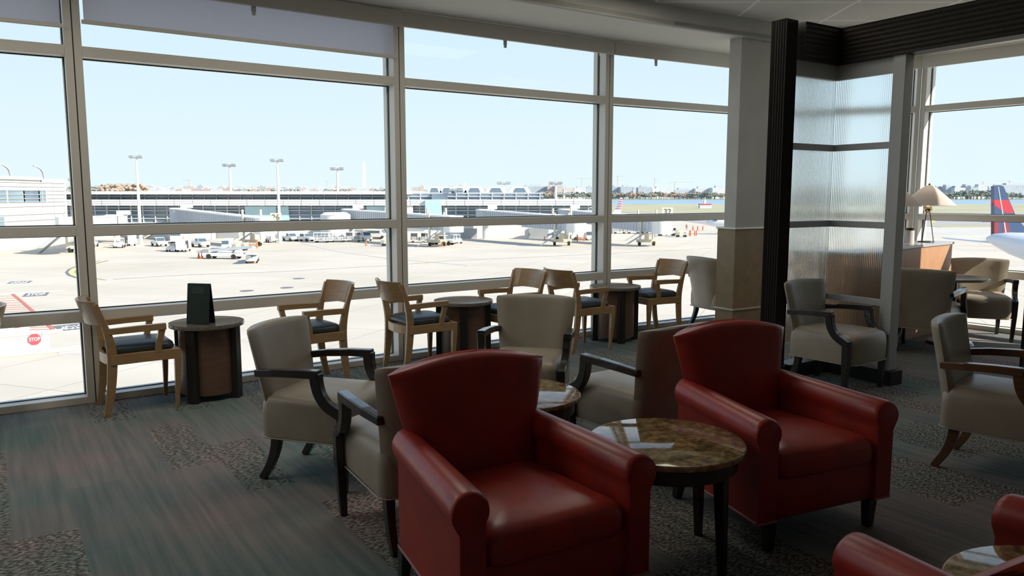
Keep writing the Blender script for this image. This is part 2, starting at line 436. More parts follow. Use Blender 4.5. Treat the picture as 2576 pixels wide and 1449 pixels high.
def seg(A, B):
    d = Vector((B[0]-A[0], B[1]-A[1])); L = d.length; d.normalize()
    n = Vector((-d.y, d.x))      # outward (left of travel, away from room)
    return d, n, L

def offset(poly, k):
    out = []
    for i, p in enumerate(poly):
        ns = []
        if i > 0: ns.append(seg(poly[i-1], p)[1])
        if i < len(poly)-1: ns.append(seg(p, poly[i+1])[1])
        n = sum(ns, Vector((0, 0))); n.normalize()
        c = n.dot(ns[0])
        out.append((p[0] + n.x*k/c, p[1] + n.y*k/c))
    return out

# floor slab follows the glass line
room = offset(W, .16)
fl = [(-7.6, 2.4), *room, (7.1, 7.1), (7.1, -5.0), (-7.6, -5.0)]
bm = bmesh.new(); prism(bm, fl, -.35, 0)
struct(bm_obj('floor', bm, M['carpet']))
# ceiling inside the bulkhead line, soffit between bulkhead and glass, roof slab above
bulk = offset(W, -1.0)
bm = bmesh.new(); prism(bm, [(-7.6, bulk[0][1]-.5), *bulk, (7.1, bulk[-1][1]), (7.1, -5.0), (-7.6, -5.0)], CEIL, CEIL+.05)
struct(bm_obj('ceiling', bm, M['tile']))
bm = bmesh.new()
for i in range(len(W)-1):
    a, b = bulk[i], bulk[i+1]; c, d_ = room[i+1], room[i]
    prism(bm, [a, b, c, d_], SOF, SOF+.04)
o = bm_obj('ceiling', bm, M['soffit']); o.name = 'ceiling_soffit'; struct(o)
bm = bmesh.new()
for i in range(len(W)-1):
    d, n, L = seg(bulk[i], bulk[i+1])
    obox(bm, bulk[i], d, n, 0, L, 0, .05, SOF-.012, CEIL+.03)
struct(bm_obj('trim_bulkhead', bm, M['drywall']))
bm = bmesh.new(); prism(bm, [(-8.6, 1.0), *offset(W, .7), (7.9, 6.9), (7.9, -5.4), (-8.6, -5.4)], CEIL+.06, CEIL+.35)
struct(bm_obj('roof_slab', bm, M['drywall']))
# solid walls
bm = bmesh.new(); box(bm, 7.0, 7.2, -5.0, 7.35, 0, CEIL+.05); struct(bm_obj('wall_right', bm, M['drywall']))
bm = bmesh.new(); box(bm, -7.6, 7.1, -5.2, -5.0, 0, CEIL+.05); struct(bm_obj('wall_back', bm, M['drywall']))
bm = bmesh.new(); box(bm, -7.7, -7.5, -5.0, 2.75, 0, CEIL+.05); struct(bm_obj('wall_left', bm, M['drywall']))

TR = [(0.0, .055), (.634, .72), (1.29, 1.366), (2.615, 2.69)]
def make_window(idx, A, B):
    d, n, L = seg(A, B)
    e = bpy.data.objects.new('window_%d' % idx, None); COL.objects.link(e); struct(e)
    e.location = (A[0], A[1], 0)
    A0 = (0, 0)
    for k, (s0, s1) in enumerate(((.004, .057), (L-.057, L-.004))):
        bm = bmesh.new(); obox(bm, A0, d, n, s0, s1, 0, .118, 0, SOF)
        bm_obj('mullion', bm, M['frame'], e, bevel=.003)
        bm = bmesh.new(); obox(bm, A0, d, n, s0-.0 if k == 0 else s0-.012, s1+.012 if k == 0 else s1, .134, .20, -.25, SOF+.1)
        bm_obj('exterior_cap', bm, M['frame'], e)
    bm = bmesh.new()
    obox(bm, A0, d, n, -.004, .004, .006, .118, 0, SOF)
    obox(bm, A0, d, n, .057, L-.057, .112, .119, .055, .062); 
    for (z0, z1) in TR[1:]:
        obox(bm, A0, d, n, .057, L-.057, .112, .119, z1, z1+.008)
        obox(bm, A0, d, n, .057, L-.057, .112, .119, z0-.008, z0)
    obox(bm, A0, d, n, .057, .064, .112, .119, .06, 3.14)
    obox(bm, A0, d, n, L-.064, L-.057, .112, .119, .06, 3.14)
    bm_obj('gasket', bm, M['gasket'], e)
    for k, (z0, z1) in enumerate(TR):
        bm = bmesh.new(); obox(bm, A0, d, n, .057, L-.057, 0.002, .118, z0, z1)
        bm_obj('sill' if k == 0 else 'transom', bm, M['frame'], e, bevel=.003)
        bm = bmesh.new(); obox(bm, A0, d, n, .04, L-.04, .134, .19, z0 if k else -.2, z1)
        bm_obj('exterior_cap', bm, M['frame'], e)
    zz = [.055, .634, .72, 1.29, 1.366, 2.615, 2.69, SOF]
    for k in range(4):
        bm = bmesh.new(); obox(bm, A0, d, n, .05, L-.05, .120, .132, zz[2*k]-.01, zz[2*k+1]+.01)
        bm_obj('pane', bm, M['glass'], e)
    return e

for i in range(len(W)-1):
    make_window(i+1, W[i], W[i+1])

# head box (blind pocket fascia) over every window
for i in range(len(W)-1):
    A, B = W[i], W[i+1]; d, n, L = seg(A, B)
    bm = bmesh.new()
    obox(bm, A, d, n, .012, L-.004, -.075, -.055, 3.135, SOF-.008)
    obox(bm, A, d, n, .012, L-.004, -.055, -.046, 3.135, 3.15)
    obox(bm, A, d, n, .05, L-.05, .03, .115, 3.20, SOF-.002)
    o = bm_obj('trim_%d' % (i+1), bm, M['frame']); struct(o)

# roller blinds: lowered in the two bays at left
def blind(i, zb, label):
    A, B = W[i], W[i+1]; d, n, L = seg(A, B)
    t = thing('roller_blind', label, 'blind', (A[0], A[1], 0), group='roller blinds over the tall windows')
    t['group'] = 'roller blinds over the tall windows'
    bm = bmesh.new(); obox(bm, (0, 0), d, n, .075, L-.075, -.032, -.029, zb+.028, 3.21)
    bm_obj('fabric', bm, M['blind'], t)
    bm = bmesh.new(); obox(bm, (0, 0), d, n, .06, L-.06, -.040, -.022, zb, zb+.030)
    bm_obj('hem_bar', bm, M['frame'], t, bevel=.004)
    bm = bmesh.new(); cyl(bm, (d.x*.07 - n.x*.03, d.y*.07 - n.y*.03, 3.225), (d.x*(L-.07) - n.x*.03, d.y*(L-.07) - n.y*.03, 3.225), .022, n=12)
    bm_obj('roller', bm, M['frame'], t)
    return t
blind(1, 2.80, 'short grey roller blind half seen above the far left pane')
blind(2, 2.845, 'wide grey roller blind lowered across the top of the large pane')
# blind brackets
def bracket(i, s, label):
    A, B = W[i], W[i+1]; d, n, L = seg(A, B)
    bm = bmesh.new(); obox(bm, A, d, n, s-.02, s+.02, -.052, -.045, 3.09, 3.14); obox(bm, A, d, n, s-.013, s+.013, -.058, -.04, 3.065, 3.092)
    tag(bm_obj('blind_clip', bm, M['lgrey'], bevel=.002), label, 'clip')
bracket(3, 1.15, 'small grey clip hanging under the head box of the middle pane')
bracket(4, .62, 'small grey clip under the head box left of the square column')
bracket(2, 1.32, 'small clip hanging over the wide lowered roller blind')

# ------------------------------------------------------------------ square column with wainscot
cc = Vector((2.46, 8.57)); cd = Vector((.855, .519)); cn = Vector((-.519, .855))
bm = bmesh.new(); obox(bm, cc, cd, cn, 0.008, .54, .008, .175, 0, CEIL)
col_root = bpy.data.objects.new('wall_column', None); COL.objects.link(col_root); struct(col_root)
bm_obj('shaft', bm, M['drywall'], col_root)
bm = bmesh.new(); obox(bm, cc, cd, cn, -.004, .545, -.004, .26, 0, 1.222)
bm_obj('wainscot', bm, M['wainscot'], col_root, bevel=.004)
for z in (.315, 1.222):
    bm = bmesh.new(); obox(bm, cc, cd, cn, -.016, .556, -.016, .272, z, z+.02)
    bm_obj('metal_strip', bm, M['strip'], col_root, bevel=.003)

# ------------------------------------------------------------------ fluted posts, dark beam and reeded glass screen
def fluted(name, corners_c, half, z0, z1, ang, label, flutes=6):
    t = thing(name, label, 'post', (corners_c[0], corners_c[1], 0), ang)
    pts = []
    for k in range(4):
        a = k*PI/2
        c, s = math.cos(a), math.sin(a)
        m = flutes*6
        for j in range(m):
            u = -half + 2*half*j/m
            dep = half - .010*abs(math.sin(PI*j/6.0))
            pts.append((u*c - (-dep)*s*-1, u*s + (-dep)*c))
    pts = []
    for k in range(4):
        a = k*PI/2; c, s = math.cos(a), math.sin(a); m = flutes*6
        for j in range(m):
            u = -half + 2*half*j/m; v = -(half - .012*abs(math.sin(PI*j/6.0)))
            pts.append((u*c - v*s, u*s + v*c))
    bm = bmesh.new(); prism(bm, pts, z0+.12, z1)
    bm_obj('fluted_shaft', bm, M['black'], t)
    bm = bmesh.new(); box(bm, -half-.012, half+.012, -half-.012, half+.012, z0, z0+.12)
    bm_obj('plinth', bm, M['black'], t, bevel=.005)
    return t
PL = Vector((2.385, 6.735)); PC = Vector((2.88, 7.06)); PR = Vector((3.20, 6.52)); PE = Vector((3.85, 5.44))
fluted('fluted_post', (2.275, 6.69), .075, 0, 3.04, R(35), 'black fluted post between the square column and reeded glass')
fluted('fluted_post', (3.86, 5.52), .115, 0, 2.725, R(30), 'black fluted post cut by the right edge of the view')

beam = thing('dark_beam', 'black ribbed overhead beam bent above the reeded glass screen', 'beam', (0, 0, 0))
def beam_seg(A, B, z0, z1, hw):
    d, n, L = seg(A, B)
    bm = bmesh.new(); rib = 8
    # ribbed faces
    prof = []
    for k in range(rib*4+1):
        z = z0 + (z1-z0)*k/(rib*4); prof.append((-(hw - .012*abs(math.sin(PI*k/4.0))), z))
    for k in range(rib*4, -1, -1):
        z = z0 + (z1-z0)*k/(rib*4); prof.append(((hw - .012*abs(math.sin(PI*k/4.0))), z))
    rings = []
    for s in (0, L):
        rings.append([(A[0]+d.x*s+n.x*t, A[1]+d.y*s+n.y*t, z) for (t, z) in prof])
    loft(bm, rings)
    return bm_obj('beam_length', bm, M['beam'], beam)
dl, nl, _ = seg(PL, PC)
beam_seg(PL + dl*.02, PC + dl*.06, 2.73, 3.03, .09)
beam_seg(PC, PE, 2.73, 3.03, .09)

scr = thing('glass_screen', 'angled reeded glass screen in pale frame behind the dark armchair', 'screen', (0, 0, 0))
def rail(A, B, z0, z1, t, m=None):
    d, n, L = seg(A, B)
    bm = bmesh.new(); obox(bm, A, d, n, 0, L, -t, t, z0, z1)
    return bm_obj('rail', bm, m or M['white_metal'], scr, bevel=.003)
def reeded(A, B, z0, z1):
    d, n, L = seg(A, B)
    pitch = .017; m = max(4, int(L/pitch)); 
    front = []; k = 6
    for i in range(m*k+1):
        s = L*i/(m*k); ph = (i % k)/k
        front.append((s, -.003 - .0035*math.sin(PI*ph)))
    prof = front + [(L, .004), (0, .004)]
    bm = bmesh.new()
    rings = [[(A[0]+d.x*s+n.x*t, A[1]+d.y*s+n.y*t, z) for (s, t) in prof] for z in (z0, z1)]
    loft(bm, rings)
    o = bm_obj('reeded_pane', bm, M['reed'], scr)
    return o
RZ = [2.60, 1.985, 1.315, .655]
for (A, B) in ((PL, PC), (PC, PR)):
    d, n, L = seg(A, B)
    rail(A, B, 2.60, 2.73, .022); 
    for z in RZ[1:]:
        rail(A, B, z, z+.055, .02)
    reeded(A, B, 2.04, 2.60); reeded(A, B, 1.37, 1.985); reeded(A, B, .71, 1.315); reeded(A, B, .30, .655)
bm = bmesh.new(); d, n, L = seg(PC, PR); obox(bm, PR, d, n, -.055, .055, -.055, .055, .12, 2.73)
bm_obj('end_post', bm, M['white_metal'], scr, bevel=.004)
bm = bmesh.new()
obox(bm, PC, d, n, -.05, L+.10, -.08, .08, 0, .12)
d, n, L = seg(PL, PC); obox(bm, PL, d, n, 0, L+.03, -.08, .08, 0, .12)
bm_obj('plinth', bm, M['black'], scr)

# ------------------------------------------------------------------ furniture
def armchair(label, wood, group=None, leather=None):
    leather = leather or M['greige']
    t = thing('armchair', label, 'armchair', (0, 0, 0), 0, group)
    # upholstered seat box with crowned top
    bm = bmesh.new(); rings = []
    for (z, k, cr) in ((.255, .94, 0), (.262, .985, 0), (.30, 1.0, 0), (.40, 1.0, 0), (.445, .985, .006), (.468, .94, .014), (.482, .80, .02), (.488, .5, .022), (.490, .15, .022)):
        rings.append([(x*k, .03 + y*k, z + cr) for (x, y) in rrect(.265, .295, .06, 6)])
    loft(bm, rings)
    for v in bm.verts:      # front edge bows out a little
        if v.co.y > .15: v.co.y += .03*(1-(v.co.x/.27)**2)
    bm_obj('seat', bm, leather, t, smooth=True)
    # back: tall wrap-around panel, outer face runs down to the seat base
    bm = bmesh.new(); N = 12; rings = []
    zs = [.25, .30, .40, .50, .60, .70, .78, .83, .852, .862]
    for zi, z in enumerate(zs):
        f = (z-.25)/.61
        hw = .232 + .066*f**1.1
        th = .085 - .025*f
        yc = -.222 - .120*f**1.25
        tk = 1.0
        if z > .84: tk = .85 if z < .86 else .5
        fr = []; bk = []
        for i in range(N+1):
            s = -1 + 2*i/N; x = hw*s*(1 if tk == 1 else (.985 if tk > .6 else .96))
            wrap = .055*abs(s)**3*(.4+.6*f)
            edge = (1-abs(s)**8)
            zz = z + (.012*(1-s*s) if z > .8 else 0)
            fr.append((x, yc + wrap + th*.5*tk*edge + .008*edge, zz))
            bk.append((x, yc + wrap - th*.5*tk*edge - .004, zz))
        rings.append(fr + bk[::-1])
    loft(bm, rings)
    bm_obj('backrest', bm, leather, t, smooth=True)
    for s in (-1, 1):
        bm = bmesh.new()
        X = Vector((1, 0, 0))
        # arm: horizontal rail, crisp corner, then the S curve down to the seat front
        pts = [(s*.262, -.27, .622), (s*.288, -.14, .638), (s*.299, 0, .647), (s*.30, .150, .650)]
        sweep(bm, pts, .05, .045, X, sizes=[(.040, .040), (.046, .042), (.052, .044), (.056, .046)])
        cur = smoothpts([(s*.298, .130, .655), (s*.296, .133, .60), (s*.293, .148, .54), (s*.290, .185, .485), (s*.287, .240, .450), (s*.285, .300, .425)], 5)
        n_ = len(cur)
        sweep(bm, cur, .04, .06, X, sizes=[(.050, .062 - .006*math.sin(PI*i/(n_-1))) for i in range(n_)])
        bm_obj('arm', bm, wood, t, bevel=.005)
        bm = bmesh.new()
        pts = [(s*.285, .278, .45), (s*.284, .278, .30), (s*.280, .274, .15), (s*.275, .268, 0)]
        sweep(bm, pts, .05, .055, X, sizes=[(.052, .058), (.050, .056), (.042, .044), (.034, .034)])
        bm_obj('leg', bm, wood, t, bevel=.004)
        bm = bmesh.new()
        pts = smoothpts([(s*.205, -.185, .27), (s*.208, -.198, .18), (s*.212, -.230, .09), (s*.216, -.285, 0)], 4)
        sweep(bm, pts, .045, .05, X, sizes=[(.046-.012*i/(len(pts)-1), .058-.018*i/(len(pts)-1)) for i in range(len(pts))])
        bm_obj('leg', bm, wood, t, bevel=.004)
    bm = bmesh.new(); pr = rrect(.268, .298, .06, 6)
    ring = [Vector((x, .03+y, .258)) for (x, y) in pr]
    for i in range(len(ring)):
        a, b = ring[i], ring[(i+1) % len(ring)]
        if a.y > .03 or b.y > .03:
            pass
        ay = a.copy(); by = b.copy()
        for q in (ay, by):
            if q.y > .15: q.y += .03*(1-(q.x/.27)**2)
        if (ay-by).length > 1e-4: cyl(bm, ay, by, .004, n=6)
    bm_obj('piping', bm, leather, t)
    return t

AC = [
    # x, y, fx, fy, label
    (-1.08, 4.38, .955, -.30, 'taupe leather armchair with black arms nearest the round stone-base table at left'),
    (-.475, 3.65, -.5, .866, 'taupe armchair back to back with the nearest red club chair'),
    (.75, 4.56, -.6, .8, 'taupe armchair with creased seat just behind the farther red club chair'),
    (.11, 5.34, -.22, -.975, 'taupe armchair facing the camera beyond the round granite table'),
    (2.52, 9.32, .91, .42, 'taupe armchair half hidden behind the square column by the window'),
    (2.70, 6.42, .6, -.8, 'taupe leather armchair set in the angle of the reeded glass screen'),
    (4.27, 7.90, .65, .76, 'armchair seen from behind in shadow beside the wooden divider'),
    (5.30, 8.70, -.40, -.92, 'pale armchair facing the room behind the round table at far right'),
]
base_chair = armchair(AC[0][4], M['ebony'])
base_chair.location = (AC[0][0], AC[0][1], 0); base_chair.rotation_euler = (0, 0, face(AC[0][2], AC[0][3])); 
for (x, y, fx, fy, lb) in AC[1:]:
    dup(base_chair, (x, y, 0), face(fx, fy), lb)
brown = armchair('taupe armchair with brown wooden arms at the right edge of the view', M['walnut'])
brown.location = (2.86, 4.42, 0); brown.rotation_euler = (0, 0, face(.72, -.69))
base_chair['label'] = 'taupe armchair with black arms nearest the window chairs, seen from its side'

def wood_chair(label):
    t = thing('wooden_chair', label, 'chair')
    X = Vector((1, 0, 0))
    # seat frame
    bm = bmesh.new()
    outer = []
    for s in (-1, 1):
        pts = [(s*.225, -.225, .415), (s*.235, 0, .42), (s*.240, .215, .42)]
        sweep(bm, pts, .028, .075, X)
    sweep(bm, [(-.24, .225, .42), (.24, .225, .42)], .03, .075, Vector((0, 1, 0)))
    arc = [(.225*math.sin(a), -.20 - .055*math.cos(a)/1.0, .415) for a in [R(-90+15*i) for i in range(13)]]
    rings = []
    for p in arc:
        dv = Vector((p[0], p[1]+.20, 0)); dv = dv.normalized() if dv.length > 1e-5 else Vector((0, -1, 0))
        q = Vector(p); rings.append([q+dv*.015+Vector((0, 0, .0375)), q-dv*.015+Vector((0, 0, .0375)), q-dv*.015-Vector((0, 0, .0375)), q+dv*.015-Vector((0, 0, .0375))])
    loft(bm, rings)
    bm_obj('seat_frame', bm, M['maple'], t, bevel=.003)
    # cushion
    bm = bmesh.new(); rings = []
    for (z, k) in ((.445, .93), (.455, .97), (.475, 1.0), (.498, .97), (.514, .87), (.524, .65), (.528, .3)):
        rings.append([(x*k, -.005+y*k, z) for (x, y) in rrect(.222, .222, .07, 6)])
    loft(bm, rings)
    bm_obj('seat', bm, M['teal_seat'], t, smooth=True)
    # top rail: curved slat that wraps round, about 16 cm deep
    bm = bmesh.new(); N = 14; rings = []
    for i in range(N+1):
        s = -1 + 2*i/N
        x = .243*s; yb = -.395 + .085*s*s
        tan = Vector((.243, .17*s, 0)).normalized(); nn = Vector((-tan.y, tan.x, 0))
        th = .011
        q0 = Vector((x, yb+.055, .670)); q1 = Vector((x, yb, .85))
        rings.append([q0+nn*th, q0-nn*th, q1-nn*th, q1+nn*th])
    loft(bm, rings)
    bm_obj('top_rail', bm, M['maple'], t, bevel=.003)
    for s in (-1, 1):
        # rear leg and back stile as one curved member
        bm = bmesh.new()
        pts = smoothpts([(s*.205, -.270, 0), (s*.212, -.235, .18), (s*.220, -.215, .42), (s*.228, -.226, .56), (s*.234, -.262, .70), (s*.240, -.306, .83)], 4)
        m = len(pts)
        sweep(bm, pts, .03, .05, X, sizes=[(.030, .036+.030*math.sin(PI*min(1, (i/(m-1))*1.25))) for i in range(m)])
        bm_obj('leg', bm, M['maple'], t, bevel=.003)
        bm = bmesh.new()
        sweep(bm, [(s*.236, .222, .455), (s*.234, .222, .36), (s*.226, .216, .18), (s*.218, .208, 0)], .04, .04, X, sizes=[(.042, .046), (.042, .046), (.034, .036), (.024, .024)])
        bm_obj('leg', bm, M['maple'], t, bevel=.003)
        bm = bmesh.new()
        sweep(bm, [(s*.232, -.235, .625), (s*.244, -.05, .632), (s*.248, .15, .635)], .04, .036, X, sizes=[(.030, .045), (.038, .046), (.044, .048)])
        pts = [(s*.247, .128, .645), (s*.245, .115, .58), (s*.241, .095, .50), (s*.238, .090, .44)]
        sweep(bm, pts, .03, .045, X, sizes=[(.036, .050), (.032, .044), (.030, .044), (.028, .046)])
        bm_obj('arm', bm, M['maple'], t, bevel=.003)
    return t

WC = [
    (-2.83, 5.80, .82, .57, 'light maple chair facing right beside the table with the menu card'),
    (-1.74, 6.52, -.77, -.64, 'light maple chair facing left between menu table and middle mullion'),
    (-.84, 7.03, .83, .56, 'light maple chair standing before the middle window mullion'),
    (-.06, 7.62, -.78, -.63, 'light maple chair by the glass behind the camera-facing taupe armchair'),
    (.73, 8.06, .84, .54, 'light maple chair on the left of the table nearest the square column'),
    (1.60, 8.85, -.87, -.49, 'light maple chair on the right of the table nearest the square column'),
    (-3.84, 5.11, -.82, -.57, 'light maple chair of which only the back tip shows at the left edge'),
]
wc = wood_chair(WC[0][4]); wc.location = (WC[0][0], WC[0][1], 0); wc.rotation_euler = (0, 0, face(WC[0][2], WC[0][3]))
for (x, y, fx, fy, lb) in WC[1:]:
    dup(wc, (x, y, 0), face(fx, fy), lb)

def drum_table(label):
    t = thing('side_table', label, 'table')
    bm = bmesh.new(); n = 48
    loft(bm, [[(r*math.cos(2*PI*i/n), r*math.sin(2*PI*i/n), z) for i in range(n)] for (r, z) in ((.272, .572), (.282, .576), (.284, .590), (.280, .605))])
    bm_obj('tabletop', bm, M['granite_dark'], t, smooth=True)
    rr = .235
    for k in range(4):
        a = k*PI/2
        c = Vector((rr*math.cos(a), rr*math.sin(a), 0))
        bm = bmesh.new(); box(bm, -.038, .026, -.038, .038, 0, .572, mtx=Matrix.Translation(c) @ Matrix.Rotation(a, 4, 'Z'))
        bm_obj('corner_post', bm, M['black'], t, bevel=.004)
        # bowed panel between posts
        bm = bmesh.new(); a1 = a + PI/2; rings = []
        for j in range(9):
            f = j/8.0; aa = a + (a1-a)*f
            rad = .205 + .0*f
            p = Vector((rad*math.cos(aa), rad*math.sin(aa), 0)); nn = p.normalized()
            rings.append([p+nn*.008+Vector((0, 0, .05)), p-nn*.008+Vector((0, 0, .05)), p-nn*.008+Vector((0, 0, .572)), p+nn*.008+Vector((0, 0, .572))])
        loft(bm, rings)
        bm_obj('panel', bm, M['drum_wood'], t, smooth=True)
    return t
dt = drum_table('round drum table by the window carrying the dark menu card')
dt.location = (-2.42, 6.08, 0); dt.rotation_euler = (0, 0, R(-98))
dup(dt, (-.465, 7.35, 0), R(-86), 'round drum table by the middle mullion behind two maple chairs')
dup(dt, (1.14, 8.52, 0), R(-80), 'round drum table by the window nearest the square column')

# menu card: folded upright holder
t = thing('menu_card', 'dark green upright menu card on the leftmost window table', 'menu', (-2.42, 5.97, .606), R(-12))
bm = bmesh.new()
for s, yy in ((-1, -.05), (1, .05)):
    vs = box(bm, -.095, .095, -.004, .004, 0, .315)
    bmesh.ops.transform(bm, matrix=Matrix.Translation((0, yy*.9, 0)) @ Matrix.Rotation(R(s*7.0), 4, 'X'), verts=vs)
bm_obj('cover', bm, M['menu'], t, bevel=.002)
bm = bmesh.new()
def em(x0, x1, z0, z1):
    vs = box(bm, x0, x1, -.0062, -.0040, z0, z1); bmesh.ops.transform(bm, matrix=Matrix.Translation((0, -.045, 0)) @ Matrix.Rotation(R(-7), 4, 'X'), verts=vs)
for (a, b_, c, d_) in ((-.05, .05, .285, .288), (-.05, .05, .235, .238), (-.05, -.047, .238, .285), (.047, .05, .238, .285), (-.022, .022, .258, .263), (-.06, .06, .02, .023)):
    pass
em(-.05, .05, .235, .288); bm_obj('embossed_panel', bm, M['menu_emb'], t)

def granite_table(label, r=.345, h=.53):
    t = thing('granite_table', label, 'table')
    bm = bmesh.new(); n = 64
    loft(bm, [[(q*math.cos(2*PI*i/n), q*math.sin(2*PI*i/n), z) for i in range(n)] for (q, z) in ((r-.010, h-.026), (r, h-.022), (r, h-.006), (r-.004, h-.001), (r-.008, h))])
    bm_obj('tabletop', bm, M['granite'], t, smooth=True)
    bm = bmesh.new()
    loft(bm, [[(q*math.cos(2*PI*i/n), q*math.sin(2*PI*i/n), z) for i in range(n)] for (q, z) in ((r-.05, h-.10), (r-.035, h-.095), (r-.03, h-.026))])
    bm_obj('apron_ring', bm, M['ebony'], t, smooth=True)
    for k in range(4):
        a = PI/4 + k*PI/2
        p0 = Vector((math.cos(a)*(r-.07), math.sin(a)*(r-.07), h-.09)); p1 = Vector((math.cos(a)*(r-.05), math.sin(a)*(r-.05), 0))
        bm = bmesh.new(); sweep(bm, [p0, p1], .045, .045, Vector((-math.sin(a), math.cos(a), 0)), sizes=[(.05, .05), (.03, .03)])
        bm_obj('leg', bm, M['ebony'], t, bevel=.003)
    return t
gt_ = granite_table('round speckled granite table between the two red club chairs'); gt_.location = (.675, 3.31, 0)
dup(gt_, (.03, 4.14, 0), R(20), 'round granite table half hidden behind the nearest red club chair')
dup(gt_, (1.525, 1.94, 0), R(10), 'round granite table cut off by the bottom right corner')

def club_chair(label):
    t = thing('club_chair', label, 'armchair')
    red = M['red']
    # base body
    bm = bmesh.new(); rings = []
    for (z, k) in ((.145, .985), (.15, 1.0), (.30, 1.0), (.335, .98), (.34, .9)):
        rings.append([(x*k, y*k, z) for (x, y) in rrect(.355, .350, .03, 4)])
    loft(bm, rings); bm_obj('base', bm, red, t, smooth=True)
    # seat cushion
    bm = bmesh.new(); rings = []
    for (z, k, c) in ((.335, .95, 0), (.35, .99, 0), (.40, 1.0, 0), (.425, .98, .004), (.44, .93, .010), (.45, .80, .018), (.455, .5, .026), (.457, .15, .028)):
        rings.append([(x*k, .060+y*k, z+c) for (x, y) in rrect(.271, .315, .05, 6)])
    loft(bm, rings)
    for v in bm.verts:
        if v.co.y > .25: v.co.y += .03*(1-(v.co.x/.26)**2)
    bm_obj('seat_cushion', bm, red, t, smooth=True)
    # arms: mushroom profile swept front to back, a little lower in front
    for s in (-1, 1):
        prof = []
        cx, cz, rr = .3325, .572, .068
        prof += [(.277, .15), (.277, .50)]
        for k in range(15):
            a = R(215 - 250*k/14.0)
            prof.append((cx + rr*math.cos(a), cz + rr*math.sin(a)))
        prof += [(.372, .50), (.372, .15)]
        bm = bmesh.new(); rings = []
        ys = [(-.32, .0, 1), (-.28, 0, 1), (0, 0, 1), (.25, 0, 1), (.345, -.0, 1), (.362, 0, .985), (.369, 0, .95)]
        for (y, dz, k) in ys:
            rings.append([(s*(.34 + (px-.34)*k), y, .40 + (pz-.40)*k + dz + .03*(-y)/.7) for (px, pz) in prof])
        loft(bm, rings); bm_obj('arm', bm, red, t, smooth=True)
        bm = bmesh.new()
        for (x0, y0, x1, y1) in ((s*.371, -.34, s*.371, .355), (s*.371, .368, s*.277, .369)):
            cyl(bm, (x0, y0, .150), (x1, y1, .150), .006, n=8)
        bm_obj('piping', bm, M['piping'], t)
    for ch in t.children:      # the whole chair widens towards the front
        for v in ch.data.vertices: v.co.x *= 1 + .098*v.co.y/.36
    # backrest: flared towards the top with a crowned top edge
    bm = bmesh.new(); N = 16; rings = []
    zs = [.15, .30, .42, .52, .60, .68, .76, .82, .855, .872, .878]
    for z in zs:
        f = max(0, (z-.42)/.46)
        hw = (.340 if z < .5 else .305 + .035*math.sin(min(1, f)*PI/2)**2) if z < .65 else .308 + .062*((z-.60)/.28)
        if z < .5: hw = .318
        elif z < .65: hw = .300
        th = .15 - .04*f
        yc = -.275 - .085*f**1.2
        tk = {(.855): .93, (.872): .72, (.878): .35}.get(z, 1.0)
        fr = []; bk = []
        for i in range(N+1):
            s = -1 + 2*i/N
            e = (1-abs(s)**6)**.5 if abs(s) < 1 else 0
            zz = z + (.055*(1-s*s) if z > .8 else .055*(1-s*s)*max(0, (z-.5)/.3))
            puff = .022*(1-s*s)*math.sin(min(1, max(0, (z-.40)/.48))*PI)
            fr.append((hw*s, yc + th*.5*tk*e + puff + .03*abs(s)**2*f, zz))
            bk.append((hw*s, yc - th*.5*tk*e - .012 + .03*abs(s)**2*f, zz))
        rings.append(fr + bk[::-1])
    loft(bm, rings); bm_obj('backrest', bm, red, t, smooth=True)
    for sx in (-1, 1):
        for (yy, dy) in ((.33, .0), (-.31, -.04)):
            bm = bmesh.new(); sweep(bm, [(sx*.315, yy, .155), (sx*.312, yy+dy, 0)], .05, .05, Vector((1, 0, 0)), sizes=[(.055, .055), (.038, .038)])
            bm_obj('leg', bm, M['ebony'], t, bevel=.003)
    return t
cl = club_chair('red leather club chair nearest the camera at the centre of the view')
cl.location = (-.01, 2.965, 0); cl.rotation_euler = (0, 0, R(210.8))
dup(cl, (1.307, 3.787, 0), R(204.6), 'red leather club chair on the right of the granite table')
dup(cl, (.83, 1.68, 0), face(-.45, .893), 'red club chair of which only an arm shows at the bottom edge')
dup(cl, (2.13, 2.33, 0), face(-.5, .866), 'red club chair arm cut off by the right edge of the view')

# ------------------------------------------------------------------ divider desk, lamps and round table at right
DA = Vector((3.15, 7.42)); DB = Vector((5.22, 9.20)); d, n, L = seg(DA, DB)
t = thing('wooden_divider', 'waist-high wooden divider carrying two tripod lamps', 'divider', (DA.x, DA.y, 0))
bm = bmesh.new(); obox(bm, (0, 0), d, n, 0, L, 0, .34, 0, 1.02); bm_obj('panel', bm, M['desk'], t, bevel=.004)
bm = bmesh.new(); obox(bm, (0, 0), d, n, -.01, L+.015, -.015, .355, 1.02, 1.05); bm_obj('top', bm, M['desk_top'], t, bevel=.004)

